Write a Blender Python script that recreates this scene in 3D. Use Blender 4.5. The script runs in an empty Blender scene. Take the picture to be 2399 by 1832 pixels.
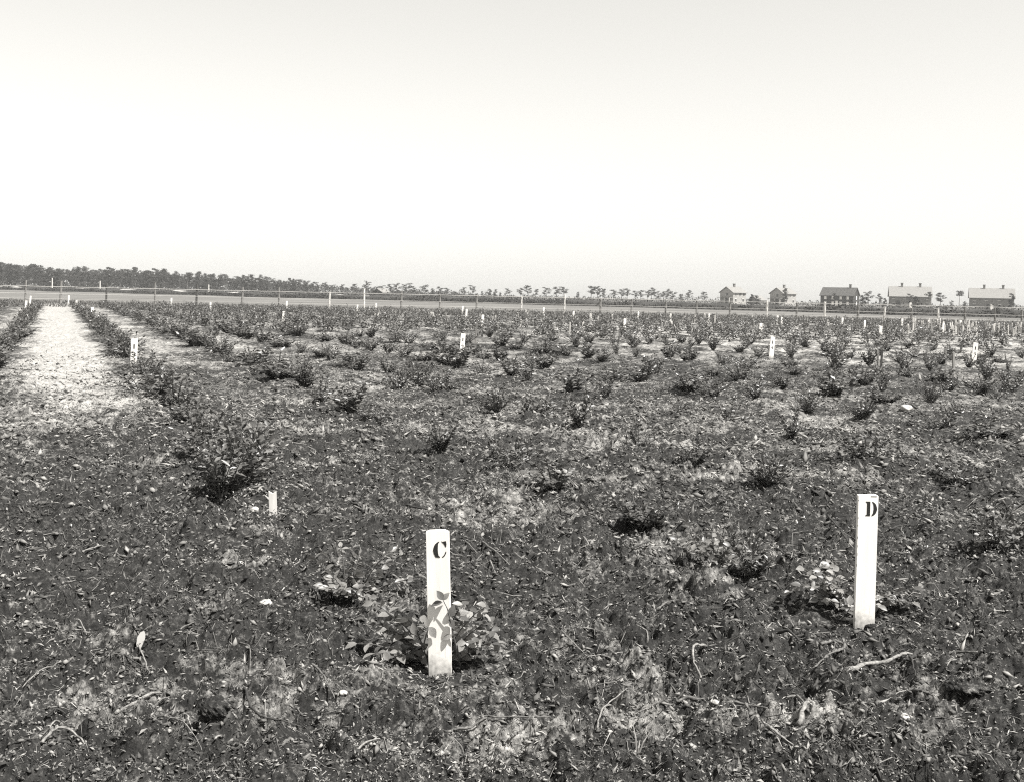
import bpy, bmesh, math, random
import numpy as np
from mathutils import Vector, Matrix

scene = bpy.context.scene
COL = scene.collection
R = math.radians
random.seed(7)
rng = np.random.default_rng(11)

# ------------------------------------------------------------------ camera
FPX, CX, PY, ROLL, CAMH = 2500.0, 1199.5, 694.0, R(1.25), 1.55
cam = bpy.data.cameras.new('camera')
cam.sensor_width = 36.0
cam.lens = 36.0 * FPX / 2399.0
cam.shift_y = -(916.0 - PY) / 2399.0
cam.clip_start, cam.clip_end = 0.1, 9000.0
cam_ob = bpy.data.objects.new('camera', cam)
cam_ob.matrix_world = Matrix.Translation((0, 0, CAMH)) @ Matrix.Rotation(R(90), 4, 'X') @ Matrix.Rotation(ROLL, 4, 'Z')
COL.objects.link(cam_ob)
scene.camera = cam_ob

# ------------------------------------------------------------------ light
SUN_AZ, SUN_EL = R(124), R(59)          # azimuth clockwise from +Y: high, from the right
sd = Vector((math.sin(SUN_AZ) * math.cos(SUN_EL), math.cos(SUN_AZ) * math.cos(SUN_EL), math.sin(SUN_EL)))
sl = bpy.data.lights.new('sun', 'SUN')
sl.energy, sl.angle, sl.color = 5.0, R(0.6), (1.0, 0.985, 0.95)
so = bpy.data.objects.new('sun', sl)
so.rotation_euler = sd.to_track_quat('Z', 'Y').to_euler()
so.location = (20, 20, 40)
COL.objects.link(so)
world = bpy.data.worlds.new('World')
scene.world = world
world.use_nodes = True
nt = world.node_tree
nt.nodes.clear()
sky = nt.nodes.new('ShaderNodeTexSky')
sky.sky_type = 'NISHITA'
sky.sun_disc = False
sky.sun_elevation, sky.sun_rotation = SUN_EL, SUN_AZ
sky.air_density, sky.dust_density, sky.ozone_density = 1.0, 0.3, 1.0
bw = nt.nodes.new('ShaderNodeSeparateColor')     # the old plate records blue light only
tint = nt.nodes.new('ShaderNodeMix')
tint.data_type, tint.blend_type = 'RGBA', 'MULTIPLY'
tint.inputs[0].default_value = 1.0
tint.inputs[7].default_value = (1.0, 0.985, 0.935, 1)
bg = nt.nodes.new('ShaderNodeBackground')
bg.inputs['Strength'].default_value = 0.107
wo = nt.nodes.new('ShaderNodeOutputWorld')
nt.links.new(sky.outputs[0], bw.inputs[0])
gm = nt.nodes.new('ShaderNodeMath'); gm.operation = 'POWER'; gm.inputs[1].default_value = 0.8   # hazy white sky
nt.links.new(bw.outputs[2], gm.inputs[0])
nt.links.new(gm.outputs[0], tint.inputs[6])
nt.links.new(tint.outputs[2], bg.inputs[0])
nt.links.new(bg.outputs[0], wo.inputs[0])
scene.view_settings.view_transform = 'Standard'
scene.view_settings.look = 'None'
scene.view_settings.exposure = 1.2
scene.view_settings.gamma = 1.0
scene.cycles.max_bounces = 6
scene.cycles.transparent_max_bounces = 6
scene.cycles.volume_bounces = 0
scene.cycles.use_denoising = False
scene.cycles.filter_width = 1.15

# ------------------------------------------------------------------ helpers
def smooth01(t):
    t = np.clip(t, 0, 1)
    return t * t * (3 - 2 * t)

def vnoise(x, y, seed=0):
    x = np.asarray(x, float); y = np.asarray(y, float)
    xi = np.floor(x); yi = np.floor(y)
    fx = x - xi; fy = y - yi
    ux = fx * fx * fx * (fx * (fx * 6 - 15) + 10); uy = fy * fy * fy * (fy * (fy * 6 - 15) + 10)
    xi = xi.astype(np.int64); yi = yi.astype(np.int64)
    def h(a, b):
        n = (a * 374761393 + b * 668265263 + seed * 974634777) & 0xFFFFFFFF
        n = ((n ^ (n >> 13)) * 1274126177) & 0xFFFFFFFF
        n = n ^ (n >> 16)
        return (n & 0xFFFFFF) / float(0xFFFFFF) * 2 - 1
    a = h(xi, yi); b = h(xi + 1, yi); c = h(xi, yi + 1); d = h(xi + 1, yi + 1)
    return (a + (b - a) * ux) * (1 - uy) + (c + (d - c) * ux) * uy

def worley(x, y, seed):
    xi = np.floor(x).astype(np.int64); yi = np.floor(y).astype(np.int64)
    best = np.full(x.shape, 9.0); val = np.zeros(x.shape)
    for dx in (-1, 0, 1):
        for dy in (-1, 0, 1):
            a = xi + dx; b = yi + dy
            n = (a * 374761393 + b * 668265263 + seed * 974634777) & 0xFFFFFFFF
            n = ((n ^ (n >> 13)) * 1274126177) & 0xFFFFFFFF
            n = n ^ (n >> 16)
            px = a + (n & 1023) / 1023.0; py = b + ((n >> 10) & 1023) / 1023.0
            d = (px - x) ** 2 + (py - y) ** 2
            k = d < best
            best = np.where(k, d, best); val = np.where(k, ((n >> 20) & 255) / 255.0, val)
    return best, val

def ray(u, v):
    uc, vc = u - CX, PY - v
    return uc * math.cos(ROLL) - vc * math.sin(ROLL), uc * math.sin(ROLL) + vc * math.cos(ROLL)

def G(u, v, zg=0.0):
    """ground point that the photograph shows at (u, v)"""
    x, z = ray(u, v)
    Y = FPX * (CAMH - zg) / max(1e-3, -z)
    return x * Y / FPX, Y

def at_depth(u, v, Y):
    x, z = ray(u, v)
    return x * Y / FPX, CAMH + z * Y / FPX

def horizon(u):
    return PY + (u - CX) * math.tan(ROLL)

def np_mesh(name, V, F):
    V = np.asarray(V, np.float32); F = np.asarray(F, np.int32)
    me = bpy.data.meshes.new(name)
    me.vertices.add(len(V)); me.vertices.foreach_set('co', V.ravel())
    me.loops.add(F.size); me.loops.foreach_set('vertex_index', F.ravel())
    me.polygons.add(len(F)); me.polygons.foreach_set('loop_start', np.arange(len(F), dtype=np.int32) * F.shape[1])
    me.update(calc_edges=True)
    return me

def attr(me, name, vals):
    a = me.attributes.new(name, 'FLOAT', 'POINT')
    a.data.foreach_set('value', np.asarray(vals, np.float32))

def smooth(me):
    me.polygons.foreach_set('use_smooth', np.ones(len(me.polygons), bool))

def link(name, data, mat=None, parent=None, loc=None):
    o = bpy.data.objects.new(name, data)
    COL.objects.link(o)
    if mat is not None and data is not None and len(data.materials) == 0:
        data.materials.append(mat)
    if parent is not None:
        o.parent = parent
    if loc is not None:
        o.location = loc
    return o

def tag(o, label=None, cat=None, group=None, kind=None):
    if label: o['label'] = label
    if cat: o['category'] = cat
    if group: o['group'] = group
    if kind: o['kind'] = kind
    return o

def empty(name, loc=(0, 0, 0), rz=0.0):
    o = bpy.data.objects.new(name, None)
    o.empty_display_size = 0.1
    o.location = loc
    o.rotation_euler = (0, 0, rz)
    COL.objects.link(o)
    return o

ORD = ['first', 'second', 'third', 'fourth', 'fifth', 'sixth', 'seventh', 'eighth', 'ninth', 'tenth', 'eleventh', 'twelfth']
TENS = {20: 'twent', 30: 'thirt', 40: 'fort', 50: 'fift', 60: 'sixt', 70: 'sevent', 80: 'eight', 90: 'ninet'}
TEEN = ['thirteenth', 'fourteenth', 'fifteenth', 'sixteenth', 'seventeenth', 'eighteenth', 'nineteenth']
def ordinal(n):
    if n <= 12: return ORD[n - 1]
    if n <= 19: return TEEN[n - 13]
    t, u = n // 10 * 10, n % 10
    return TENS[t] + ('ieth' if u == 0 else 'y-' + ORD[u - 1])

# ------------------------------------------------------------------ materials
def grey(v, warm=0.03):
    return (v * (1 + warm), v, v * (1 - 1.6 * warm), 1)

def mat(name, v, rough=0.8, var=0.0, scale=8.0, spec=0.3, bump=0.0, stretch=None, tone=None, warm=0.03, transl=0.0):
    m = bpy.data.materials.new(name)
    m.use_nodes = True
    n = m.node_tree.nodes; l = m.node_tree.links
    b = n['Principled BSDF']
    b.inputs['Roughness'].default_value = rough
    b.inputs['Specular IOR Level'].default_value = spec
    b.inputs['Base Color'].default_value = grey(v, warm)
    col = None
    if var > 0:
        tc = n.new('ShaderNodeTexCoord'); mp = n.new('ShaderNodeMapping')
        if stretch: mp.inputs['Scale'].default_value = stretch
        nz = n.new('ShaderNodeTexNoise'); nz.inputs['Scale'].default_value = scale; nz.inputs['Detail'].default_value = 6
        nz.inputs['Roughness'].default_value = 0.65
        rp = n.new('ShaderNodeValToRGB')
        rp.color_ramp.elements[0].position, rp.color_ramp.elements[1].position = 0.3, 0.7
        rp.color_ramp.elements[0].color = grey(v * (1 - var), warm); rp.color_ramp.elements[1].color = grey(min(0.9, v * (1 + var)), warm)
        l.new(tc.outputs['Object'], mp.inputs[0]); l.new(mp.outputs[0], nz.inputs['Vector']); l.new(nz.outputs[0], rp.inputs[0])
        col = rp.outputs[0]
        if bump > 0:
            bp = n.new('ShaderNodeBump'); bp.inputs['Strength'].default_value = 0.6; bp.inputs['Distance'].default_value = bump
            l.new(nz.outputs[0], bp.inputs['Height']); l.new(bp.outputs[0], b.inputs['Normal'])
    if tone:
        at = n.new('ShaderNodeAttribute'); at.attribute_name = tone
        if col is None:
            cc = n.new('ShaderNodeRGB'); cc.outputs[0].default_value = grey(v, warm); col = cc.outputs[0]
        mx = n.new('ShaderNodeVectorMath'); mx.operation = 'SCALE'
        l.new(col, mx.inputs[0]); l.new(at.outputs['Fac'], mx.inputs['Scale'])
        col = mx.outputs[0]
    if col is not None:
        l.new(col, b.inputs['Base Color'])
    if transl > 0:
        tr = n.new('ShaderNodeBsdfTranslucent'); ms = n.new('ShaderNodeMixShader'); ms.inputs[0].default_value = transl
        if col is not None: l.new(col, tr.inputs[0])
        else: tr.inputs[0].default_value = grey(v, warm)
        l.new(b.outputs[0], ms.inputs[1]); l.new(tr.outputs[0], ms.inputs[2])
        l.new(ms.outputs[0], n['Material Output'].inputs[0])
    return m

M = {}
def stake_paint():
    m = mat('white_paint', 0.70, 0.6, 0.08, 34, bump=0.0015, stretch=(1, 1, 0.1))
    n = m.node_tree.nodes; l = m.node_tree.links
    b = n['Principled BSDF']; src = b.inputs['Base Color'].links[0].from_socket
    tc = n.new('ShaderNodeTexCoord'); sp = n.new('ShaderNodeSeparateXYZ'); l.new(tc.outputs['Object'], sp.inputs[0])
    nz = n.new('ShaderNodeTexNoise'); nz.inputs['Scale'].default_value = 45; nz.inputs['Detail'].default_value = 7; l.new(tc.outputs['Object'], nz.inputs['Vector'])
    a = n.new('ShaderNodeMath'); a.operation = 'MULTIPLY_ADD'; l.new(nz.outputs[0], a.inputs[0]); a.inputs[1].default_value = -0.16; l.new(sp.outputs[2], a.inputs[2])
    r = n.new('ShaderNodeMapRange'); l.new(a.outputs[0], r.inputs[0]); r.inputs[1].default_value = -0.075; r.inputs[2].default_value = 0.02; r.inputs[3].default_value = 0.75; r.inputs[4].default_value = 0.0
    sk = n.new('ShaderNodeTexNoise'); sk.inputs['Scale'].default_value = 60; sk.inputs['Detail'].default_value = 5
    mp = n.new('ShaderNodeMapping'); mp.inputs['Scale'].default_value = (1, 1, .05); l.new(tc.outputs['Object'], mp.inputs[0]); l.new(mp.outputs[0], sk.inputs['Vector'])
    r2 = n.new('ShaderNodeMapRange'); l.new(sk.outputs[0], r2.inputs[0]); r2.inputs[1].default_value = .66; r2.inputs[2].default_value = .74; r2.inputs[3].default_value = 0; r2.inputs[4].default_value = .45
    mxv = n.new('ShaderNodeMath'); mxv.operation = 'MAXIMUM'; l.new(r.outputs[0], mxv.inputs[0]); l.new(r2.outputs[0], mxv.inputs[1])
    mx = n.new('ShaderNodeMix'); mx.data_type = 'RGBA'; l.new(mxv.outputs[0], mx.inputs[0]); l.new(src, mx.inputs[6]); mx.inputs[7].default_value = grey(0.10)
    l.new(mx.outputs[2], b.inputs['Base Color'])
    return m
M['stake'] = stake_paint()
M['stencil'] = mat('black_stencil_paint', 0.018, 0.6, 0.3, 40)
M['rawwood'] = mat('weathered_wood', 0.20, 0.85, 0.4, 25, bump=0.002, stretch=(1, 1, 0.1))
M['palewood'] = mat('pale_peg_wood', 0.48, 0.85, 0.25, 25, stretch=(1, 1, 0.1))
M['darkwood'] = mat('dark_peg_wood', 0.06, 0.85, 0.3, 25, stretch=(1, 1, 0.1))
M['post'] = mat('fence_post_wood', 0.16, 0.9, 0.35, 6, stretch=(1, 1, 0.1))
M['wire'] = mat('fence_wire', 0.45, 0.5)
M['leaf'] = mat('blueberry_leaf', 0.085, 0.42, 0.25, 60, spec=0.55, tone='tone', transl=0.12)
M['leafobj'] = mat('blueberry_leaf_near', 0.18, 0.42, 0.35, 14, spec=0.5, transl=0.32)
M['leafpale'] = mat('blueberry_leaf_pale', 0.27, 0.45, 0.3, 14, spec=0.5, transl=0.32)
M['leafdark'] = mat('blueberry_leaf_dark', 0.085, 0.4, 0.3, 14, spec=0.5, transl=0.32)
M['stem'] = mat('blueberry_stem', 0.07, 0.7, 0.3, 40)
M['bark'] = mat('root_bark', 0.035, 0.9, 0.5, 45, bump=0.004)
M['palebark'] = mat('bleached_stick', 0.17, 0.85, 0.7, 70, bump=0.003)
M['midbark'] = mat('grey_stick', 0.10, 0.85, 0.7, 70, bump=0.003)
M['straw'] = mat('dry_grass', 0.26, 0.8)
M['stone'] = mat('pale_stone', 0.34, 0.9, 0.25, 30, bump=0.005)
M['slab'] = None
M['litter'] = mat('peat_litter', 1.0, 0.9, tone='tone')
M['pine'] = mat('pine_needles', 0.04, 0.8, tone='tone', transl=0.1)
M['trunk'] = mat('pine_bark', 0.09, 0.9, 0.3, 4)
M['shrub'] = mat('shrub_foliage', 0.04, 0.7, tone='tone', transl=0.1)
M['wallgrey'] = mat('grey_clapboard', 0.15, 0.85, 0.1, 2, stretch=(0.2, 0.2, 6))
M['walldark'] = mat('dark_shingle_wall', 0.03, 0.85, 0.15, 2)
M['wallpale'] = mat('pale_clapboard', 0.27, 0.85, 0.08, 2, stretch=(0.2, 0.2, 6))
M['roofpale'] = mat('pale_shingle_roof', 0.17, 0.8, 0.12, 1.5)
M['roofdark'] = mat('dark_shingle_roof', 0.05, 0.8, 0.15, 1.5)
M['trim'] = mat('white_trim', 0.72, 0.6)
M['glass'] = mat('window_glass', 0.05, 0.15, spec=0.6)
M['brick'] = mat('chimney_brick', 0.14, 0.9, 0.2, 3)
M['porch'] = mat('porch_wood', 0.22, 0.85, 0.2, 3)

def soil_material():
    m = bpy.data.materials.new('peat_soil'); m.use_nodes = True
    n = m.node_tree.nodes; l = m.node_tree.links
    b = n['Principled BSDF']; b.inputs['Roughness'].default_value = 0.92; b.inputs['Specular IOR Level'].default_value = 0.25
    tc = n.new('ShaderNodeTexCoord')
    def noise(s, d, r=0.6):
        z = n.new('ShaderNodeTexNoise'); z.inputs['Scale'].default_value = s; z.inputs['Detail'].default_value = d; z.inputs['Roughness'].default_value = r
        l.new(tc.outputs['Object'], z.inputs['Vector']); return z.outputs[0]
    def math_(op, a, b_, clamp=False):
        q = n.new('ShaderNodeMath'); q.operation = op; q.use_clamp = clamp
        for k, s in enumerate((a, b_)):
            if isinstance(s, (int, float)): q.inputs[k].default_value = s
            else: l.new(s, q.inputs[k])
        return q.outputs[0]
    big, mid, fine, grit = noise(1.3, 4), noise(9, 5), noise(38, 6, 0.7), noise(150, 4, 0.7)
    sand = n.new('ShaderNodeAttribute'); sand.attribute_name = 'sand'
    # crumbs: dark peat to grey moss
    cr = n.new('ShaderNodeValToRGB')
    e = cr.color_ramp.elements
    e[0].position, e[0].color = 0.41, grey(0.007)
    e[1].position, e[1].color = 0.68, grey(0.16)
    k = cr.color_ramp.elements.new(0.53); k.color = grey(0.026)
    s = math_('ADD', math_('MULTIPLY', fine, 0.5), math_('MULTIPLY', grit, 0.25))
    s = math_('ADD', s, math_('MULTIPLY', mid, 0.25))
    l.new(s, cr.inputs[0])
    sc = n.new('ShaderNodeValToRGB')
    e = sc.color_ramp.elements
    e[0].position, e[0].color = 0.38, grey(0.06, 0.03)
    e[1].position, e[1].color = 0.60, grey(0.40, 0.03)
    l.new(s, sc.inputs[0])
    f = math_('ADD', sand.outputs['Fac'], math_('MULTIPLY', math_('SUBTRACT', mid, 0.5), 1.3))
    f = math_('ADD', f, math_('MULTIPLY', math_('SUBTRACT', fine, 0.5), 0.9))
    f = math_('ADD', f, math_('MULTIPLY', math_('SUBTRACT', big, 0.5), 0.6))
    f = math_('MULTIPLY', math_('SUBTRACT', f, 0.25), 1.5, True)
    mx = n.new('ShaderNodeMix'); mx.data_type = 'RGBA'
    l.new(f, mx.inputs[0]); l.new(cr.outputs[0], mx.inputs[6]); l.new(sc.outputs[0], mx.inputs[7])
    l.new(mx.outputs[2], b.inputs['Base Color'])
    bp = n.new('ShaderNodeBump'); bp.inputs['Strength'].default_value = 0.9; bp.inputs['Distance'].default_value = 0.02
    l.new(s, bp.inputs['Height']); l.new(bp.outputs[0], b.inputs['Normal'])
    return m
M['soil'] = soil_material()
M['slab'] = M['soil']

def field_material():
    m = bpy.data.materials.new('bog_field'); m.use_nodes = True
    n = m.node_tree.nodes; l = m.node_tree.links
    b = n['Principled BSDF']; b.inputs['Roughness'].default_value = 0.95; b.inputs['Specular IOR Level'].default_value = 0.1
    tc = n.new('ShaderNodeTexCoord'); mp = n.new('ShaderNodeMapping'); mp.inputs['Scale'].default_value = (0.25, 1, 1)
    mp.inputs['Rotation'].default_value = (0, 0, R(8))
    z = n.new('ShaderNodeTexNoise'); z.inputs['Scale'].default_value = 0.12; z.inputs['Detail'].default_value = 8; z.inputs['Roughness'].default_value = 0.7
    rp = n.new('ShaderNodeValToRGB')
    rp.color_ramp.elements[0].position, rp.color_ramp.elements[0].color = 0.33, grey(0.07)
    rp.color_ramp.elements[1].position, rp.color_ramp.elements[1].color = 0.68, grey(0.16)
    l.new(tc.outputs['Object'], mp.inputs[0]); l.new(mp.outputs[0], z.inputs['Vector']); l.new(z.outputs[0], rp.inputs[0]); l.new(rp.outputs[0], b.inputs['Base Color'])
    return m
M['field'] = field_material()

# ------------------------------------------------------------------ ground
RD = np.array((-0.394, 0.919))                  # direction of the planted rows
CD = np.array((0.919, 0.394))                   # across the rows
C0 = np.array(G(1030, 1587))                    # stake C stands at the head of row 0
ROWGAP = 2.1

CLODS = [  # photo position, radius, height
    (700, 1530, .10, .075), (795, 1540, .09, -.06), (502, 1715, .075, .06), (1890, 1535, .05, -.04), (2260, 1655, .09, .03),
    (760, 1425, .12, -.05), (1900, 1690, .10, .04), (625, 1660, .09, -.04), (1360, 1745, .09, -.035), (330, 1620, .10, -.04),
    (1060, 1590, .07, .012), (600, 1205, .12, .04), (1725, 1730, .05, -.04), (1265, 1000, .3, .05), (1500, 790, .8, .08)]
CL = [(*G(u, v), r, h) for u, v, r, h in CLODS]

FLAT = [G(1030, 1587), G(2024, 1478), G(640, 1210)]
def H(x, y, fine=True):
    x = np.asarray(x, float); y = np.asarray(y, float)
    d = np.sqrt(x * x + y * y)
    z = 0.045 * vnoise(x / 1.7, y / 1.7, 1) + 0.045 * vnoise(x / 0.62, y / 0.62, 2)
    s = (x - C0[0]) * CD[0] + (y - C0[1]) * CD[1]
    z = z + 0.025 * np.cos(2 * np.pi * s / ROWGAP)
    z = z + 0.11 * (np.abs(vnoise(x / 0.27, y / 0.27, 3)) - 0.3) * (0.6 + 0.5 * vnoise(x / 1.1, y / 1.1, 9))
    for cx, cy, r, h in CL:
        q = 1 - ((x - cx) ** 2 + (y - cy) ** 2) / (r * r)
        z = z + h * np.sqrt(np.clip(q, 0, 1))
    if fine:
        a = np.clip((26 - d) / 18, 0.15, 1)
        w = 0.35 * vnoise(x / 0.05, y / 0.05, 21)
        for sc_, am, sd_ in ((.19, .070, 1), (.09, .042, 2)):
            w1, v1 = worley(x / sc_ + w * .5, y / sc_ - w * .4, sd_)
            z = z + a * am * np.clip(v1 - .35, 0, 1) * smooth01(1.15 - w1 / .32) * (1.0 + .5 * vnoise(x / 1.4, y / 1.4, 12))
        z = z + a * 0.048 * (np.abs(vnoise(x / 0.115 + w, y / 0.115 - w, 4)) - 0.3)
        z = z + a * 0.040 * (np.abs(vnoise(x / 0.052 + w, y / 0.052, 5)) - 0.3)
        z = z + a * 0.012 * vnoise(x / 0.024, y / 0.024, 6) + a * 0.007 * vnoise(x / 0.012, y / 0.012, 7)
    else:
        pass
    for cx, cy in FLAT:
        wq = np.exp(-((x - cx) ** 2 + (y - cy - .03) ** 2) / .27 ** 2)
        z = z * (1 - .85 * wq)
    edge = smooth01((104 - d) / 10)
    return z * edge - 0.0 * (1 - edge)

def Hs(x, y):
    return float(H(np.array([x]), np.array([y]))[0])

def sand_mask(x, y):
    d = np.sqrt(x * x + y * y)
    s = (x - C0[0]) * CD[0] + (y - C0[1]) * CD[1]
    t = (x - C0[0]) * RD[0] + (y - C0[1]) * RD[1]
    s2 = s + .22 * vnoise(x / .7, y / .9, 33) + .15 * vnoise(x / .25, y / .3, 34)
    p = np.exp(-((s2 + 1.28) / 0.82) ** 4) * smooth01((t - 6) / 9) * (.85 + .5 * vnoise(x / .8, y / 1.2, 35) + .3 * vnoise(x / .2, y / .3, 36))     # pale path beside row C
    right = smooth01((s - 14) / 10) * smooth01((y - 20) / 12) * 0.35
    between = 0.5 - 0.5 * np.cos(2 * np.pi * s / ROWGAP)
    mid = 0.30 * between * smooth01((t - 14) / 12)
    low = 0.55 * (vnoise(x / 1.3, y / 0.8, 31) * 0.55 + vnoise(x / 0.45, y / 0.3, 32) * 0.45) + 0.10 * smooth01((y - 6) / 4)
    front = 0.08 * smooth01((3.95 - y) / 0.5)
    spots = np.zeros_like(x)
    for u, v, r in ((1690, 1390, .22), (1150, 1610, .14), (480, 1420, .15), (640, 1270, .2), (1480, 1560, .16), (1180, 1740, .2), (230, 765, 2.0),
                    (640, 1440, .1), (1500, 1690, .16), (1880, 1680, .22), (760, 1085, .35), (980, 800, .8), (1360, 1340, .18), (2270, 1090, .3)):
        gx, gy = G(u, v)
        spots = spots + 0.36 * np.exp(-(((x - gx) ** 2 + (y - gy) ** 2) / (r * r)))
    grove = 0.11 + 0.12 * smooth01((y - 7) / 6)
    return np.clip(grove + p + right * between + mid + low * 0.75 + front + spots, -0.4, 1.2)

def build_ground():
    r = [1.9]
    while r[-1] < 106:
        d = r[-1]
        r.append(d * (1 + (0.0034 if d < 9 else 0.0034 + 0.0056 * min(1, (d - 9) / 10))))
    r = np.array(r)
    a1 = np.arange(-29, 29.001, 0.098)
    a0 = np.linspace(-62, -29, 70, endpoint=False); a2 = np.linspace(29, 62, 71)[1:]
    a = np.radians(np.concatenate([a0, a1, a2]))
    RR, AA = np.meshgrid(r, a, indexing='ij')
    RR = RR * (1 + 0.0012 * rng.standard_normal(RR.shape))
    X = (RR * np.sin(AA)).ravel(); Y = (RR * np.cos(AA)).ravel()
    Z = H(X, Y)
    nr, na = len(r), len(a)
    i = np.arange(nr * na).reshape(nr, na)
    F = np.stack([i[:-1, :-1], i[:-1, 1:], i[1:, 1:], i[1:, :-1]], -1).reshape(-1, 4)[:, ::-1]
    me = np_mesh('ground', np.stack([X, Y, Z], -1), F)
    attr(me, 'sand', sand_mask(X, Y))
    smooth(me)
    o = link('ground', me, M['soil'])
    tag(o, 'dark crumbly peat soil of the planted field with pale sandy patches', kind='structure')
    print('ground', nr, na, nr * na)
build_ground()

def build_field():
    xs = np.concatenate([np.linspace(-4000, -400, 12), np.linspace(-380, 380, 90), np.linspace(400, 4000, 12)])
    ys = np.concatenate([np.linspace(-300, 60, 6), np.linspace(70, 380, 60), np.linspace(400, 6000, 20)])
    XX, YY = np.meshgrid(xs, ys, indexing='ij')
    d = np.sqrt(XX ** 2 + YY ** 2)
    Z = np.where(d < 150, -0.12, -0.05) + 0.10 * vnoise(XX / 23, YY / 14, 5) * smooth01((d - 120) / 60)
    Z = np.where(d < 115, -0.16, Z)
    i = np.arange(XX.size).reshape(XX.shape)
    F = np.stack([i[:-1, :-1], i[1:, :-1], i[1:, 1:], i[:-1, 1:]], -1).reshape(-1, 4)
    me = np_mesh('bog_field', np.stack([XX.ravel(), YY.ravel(), Z.ravel()], -1), F)
    smooth(me)
    tag(link('bog_field', me, M['field']), 'flat mown bog beyond the wire fence', kind='structure')
build_field()

# ------------------------------------------------------------------ dike at the far edge of the bog
BA, BB = np.array((-330.0, 470.0)), np.array((150.0, 85.0))
def dike():
    n = 260
    t = np.linspace(0, 1, n) ** 0.8
    P = BA + (BB - BA) * t[:, None]
    dirv = (BB - BA) / np.linalg.norm(BB - BA); nv = np.array((-dirv[1], dirv[0]))
    if nv[1] < 0: nv = -nv
    prof = [(-2.0, -0.3), (-1.2, 0.35), (-0.6, 0.8), (0.2, 0.95), (1.4, 0.9), (2.6, 0.3), (3.4, -0.3)]
    V = []
    for k in range(n):
        for q, (a, h) in enumerate(prof):
            j = vnoise(k * 0.7, q * 1.3, 40) * 0.25
            V.append((P[k, 0] + nv[0] * (a + j), P[k, 1] + nv[1] * (a + j), h * (1 + 0.25 * float(vnoise(k * 0.5, q, 41)))))
    m = len(prof)
    i = np.arange(n * m).reshape(n, m)
    F = np.stack([i[:-1, :-1], i[1:, :-1], i[1:, 1:], i[:-1, 1:]], -1).reshape(-1, 4)
    me = np_mesh('dike', V, F)
    o = link('dike', me, mat('dike_peat', 0.035, 0.95, 0.4, 0.5))
    me.materials.append(mat('dike_sand', 0.34, 0.95, 0.3, 0.35))
    tt = np.repeat(t[:-1], m - 1); qq = np.tile(np.arange(m - 1), n - 1)
    top = ((qq == 3) | (qq == 4)) & (tt < .62) & (vnoise(np.repeat(np.arange(n - 1), m - 1) * .35, 0 * tt, 44) > -.1 + .5 * (tt - .3))
    me.polygons.foreach_set('material_index', top.astype(np.int32))
    tag(o, 'low sandy dike along the far edge of the bog', kind='structure')
    return P, nv
DP, DN = dike()

# leaf arrays -> mesh -----------------------------------------------------
def leaf_arrays(P, D, N, L, W, fold=0.25):
    """folded leaves: P base, D direction, N normal, L length, W width -> V, F (two quads each)"""
    D = D / np.linalg.norm(D, axis=1, keepdims=True)
    S = np.cross(D, N); S = S / (np.linalg.norm(S, axis=1, keepdims=True) + 1e-9)
    U = np.cross(S, D)
    L = np.asarray(L)[:, None]; W = np.asarray(W)[:, None]
    b = P; t = P + D * L - U * L * 0.12
    m = P + D * L * 0.5
    r = m + S * W * 0.5 + U * W * fold; l_ = m - S * W * 0.5 + U * W * fold
    V = np.stack([b, r, t, l_, m], 1).reshape(-1, 3)
    k = np.arange(len(P)) * 5
    F = np.concatenate([np.stack([k, k + 1, k + 2, k + 4], -1), np.stack([k, k + 4, k + 2, k + 3], -1)])
    return V, F

def rand_dirs(n):
    v = rng.standard_normal((n, 3))
    return v / np.linalg.norm(v, axis=1, keepdims=True)

def dike_scrub():
    n = 42000
    t = rng.random(n) ** 0.9
    dens = vnoise(t * 160, 0 * t, 51) * 0.5 + vnoise(t * 47, 0 * t, 52) * 0.5
    keep = rng.random(n) < np.clip(0.62 + dens * 0.9 + t * 0.5, 0, 1)
    t, dens = t[keep], dens[keep]
    P2 = BA + (BB - BA) * t[:, None]
    a = rng.normal(-1.3, 0.6, len(t))
    back = rng.random(len(t)) < 0.42
    a = np.where(back, rng.uniform(2, 26, len(t)), a)
    P2 = P2 + DN * a[:, None]
    top = np.where(back, 1.0 + 0.9 * np.clip(vnoise(P2[:, 0] / 5, P2[:, 1] / 5, 54) + 0.3, 0, 1), np.clip(0.65 + dens * 0.5, 0.35, 1.3) * (0.85 + 0.35 * t))
    z = rng.random(len(t)) ** 0.7 * top
    P = np.column_stack([P2, z])
    s = rng.uniform(0.18, 0.42, len(t)) * (1.25 - 0.5 * t)
    V, F = leaf_arrays(P, rand_dirs(len(t)) + np.array((0, 0, .5)), rand_dirs(len(t)), s, s * 0.7)
    me = np_mesh('dike_scrub', V, F)
    attr(me, 'tone', np.repeat(rng.uniform(0.3, 1.5, len(t)), 5))
    tag(link('dike_scrub', me, M['shrub']), 'dark low scrub growing along the far dike', kind='stuff')
dike_scrub()

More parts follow.
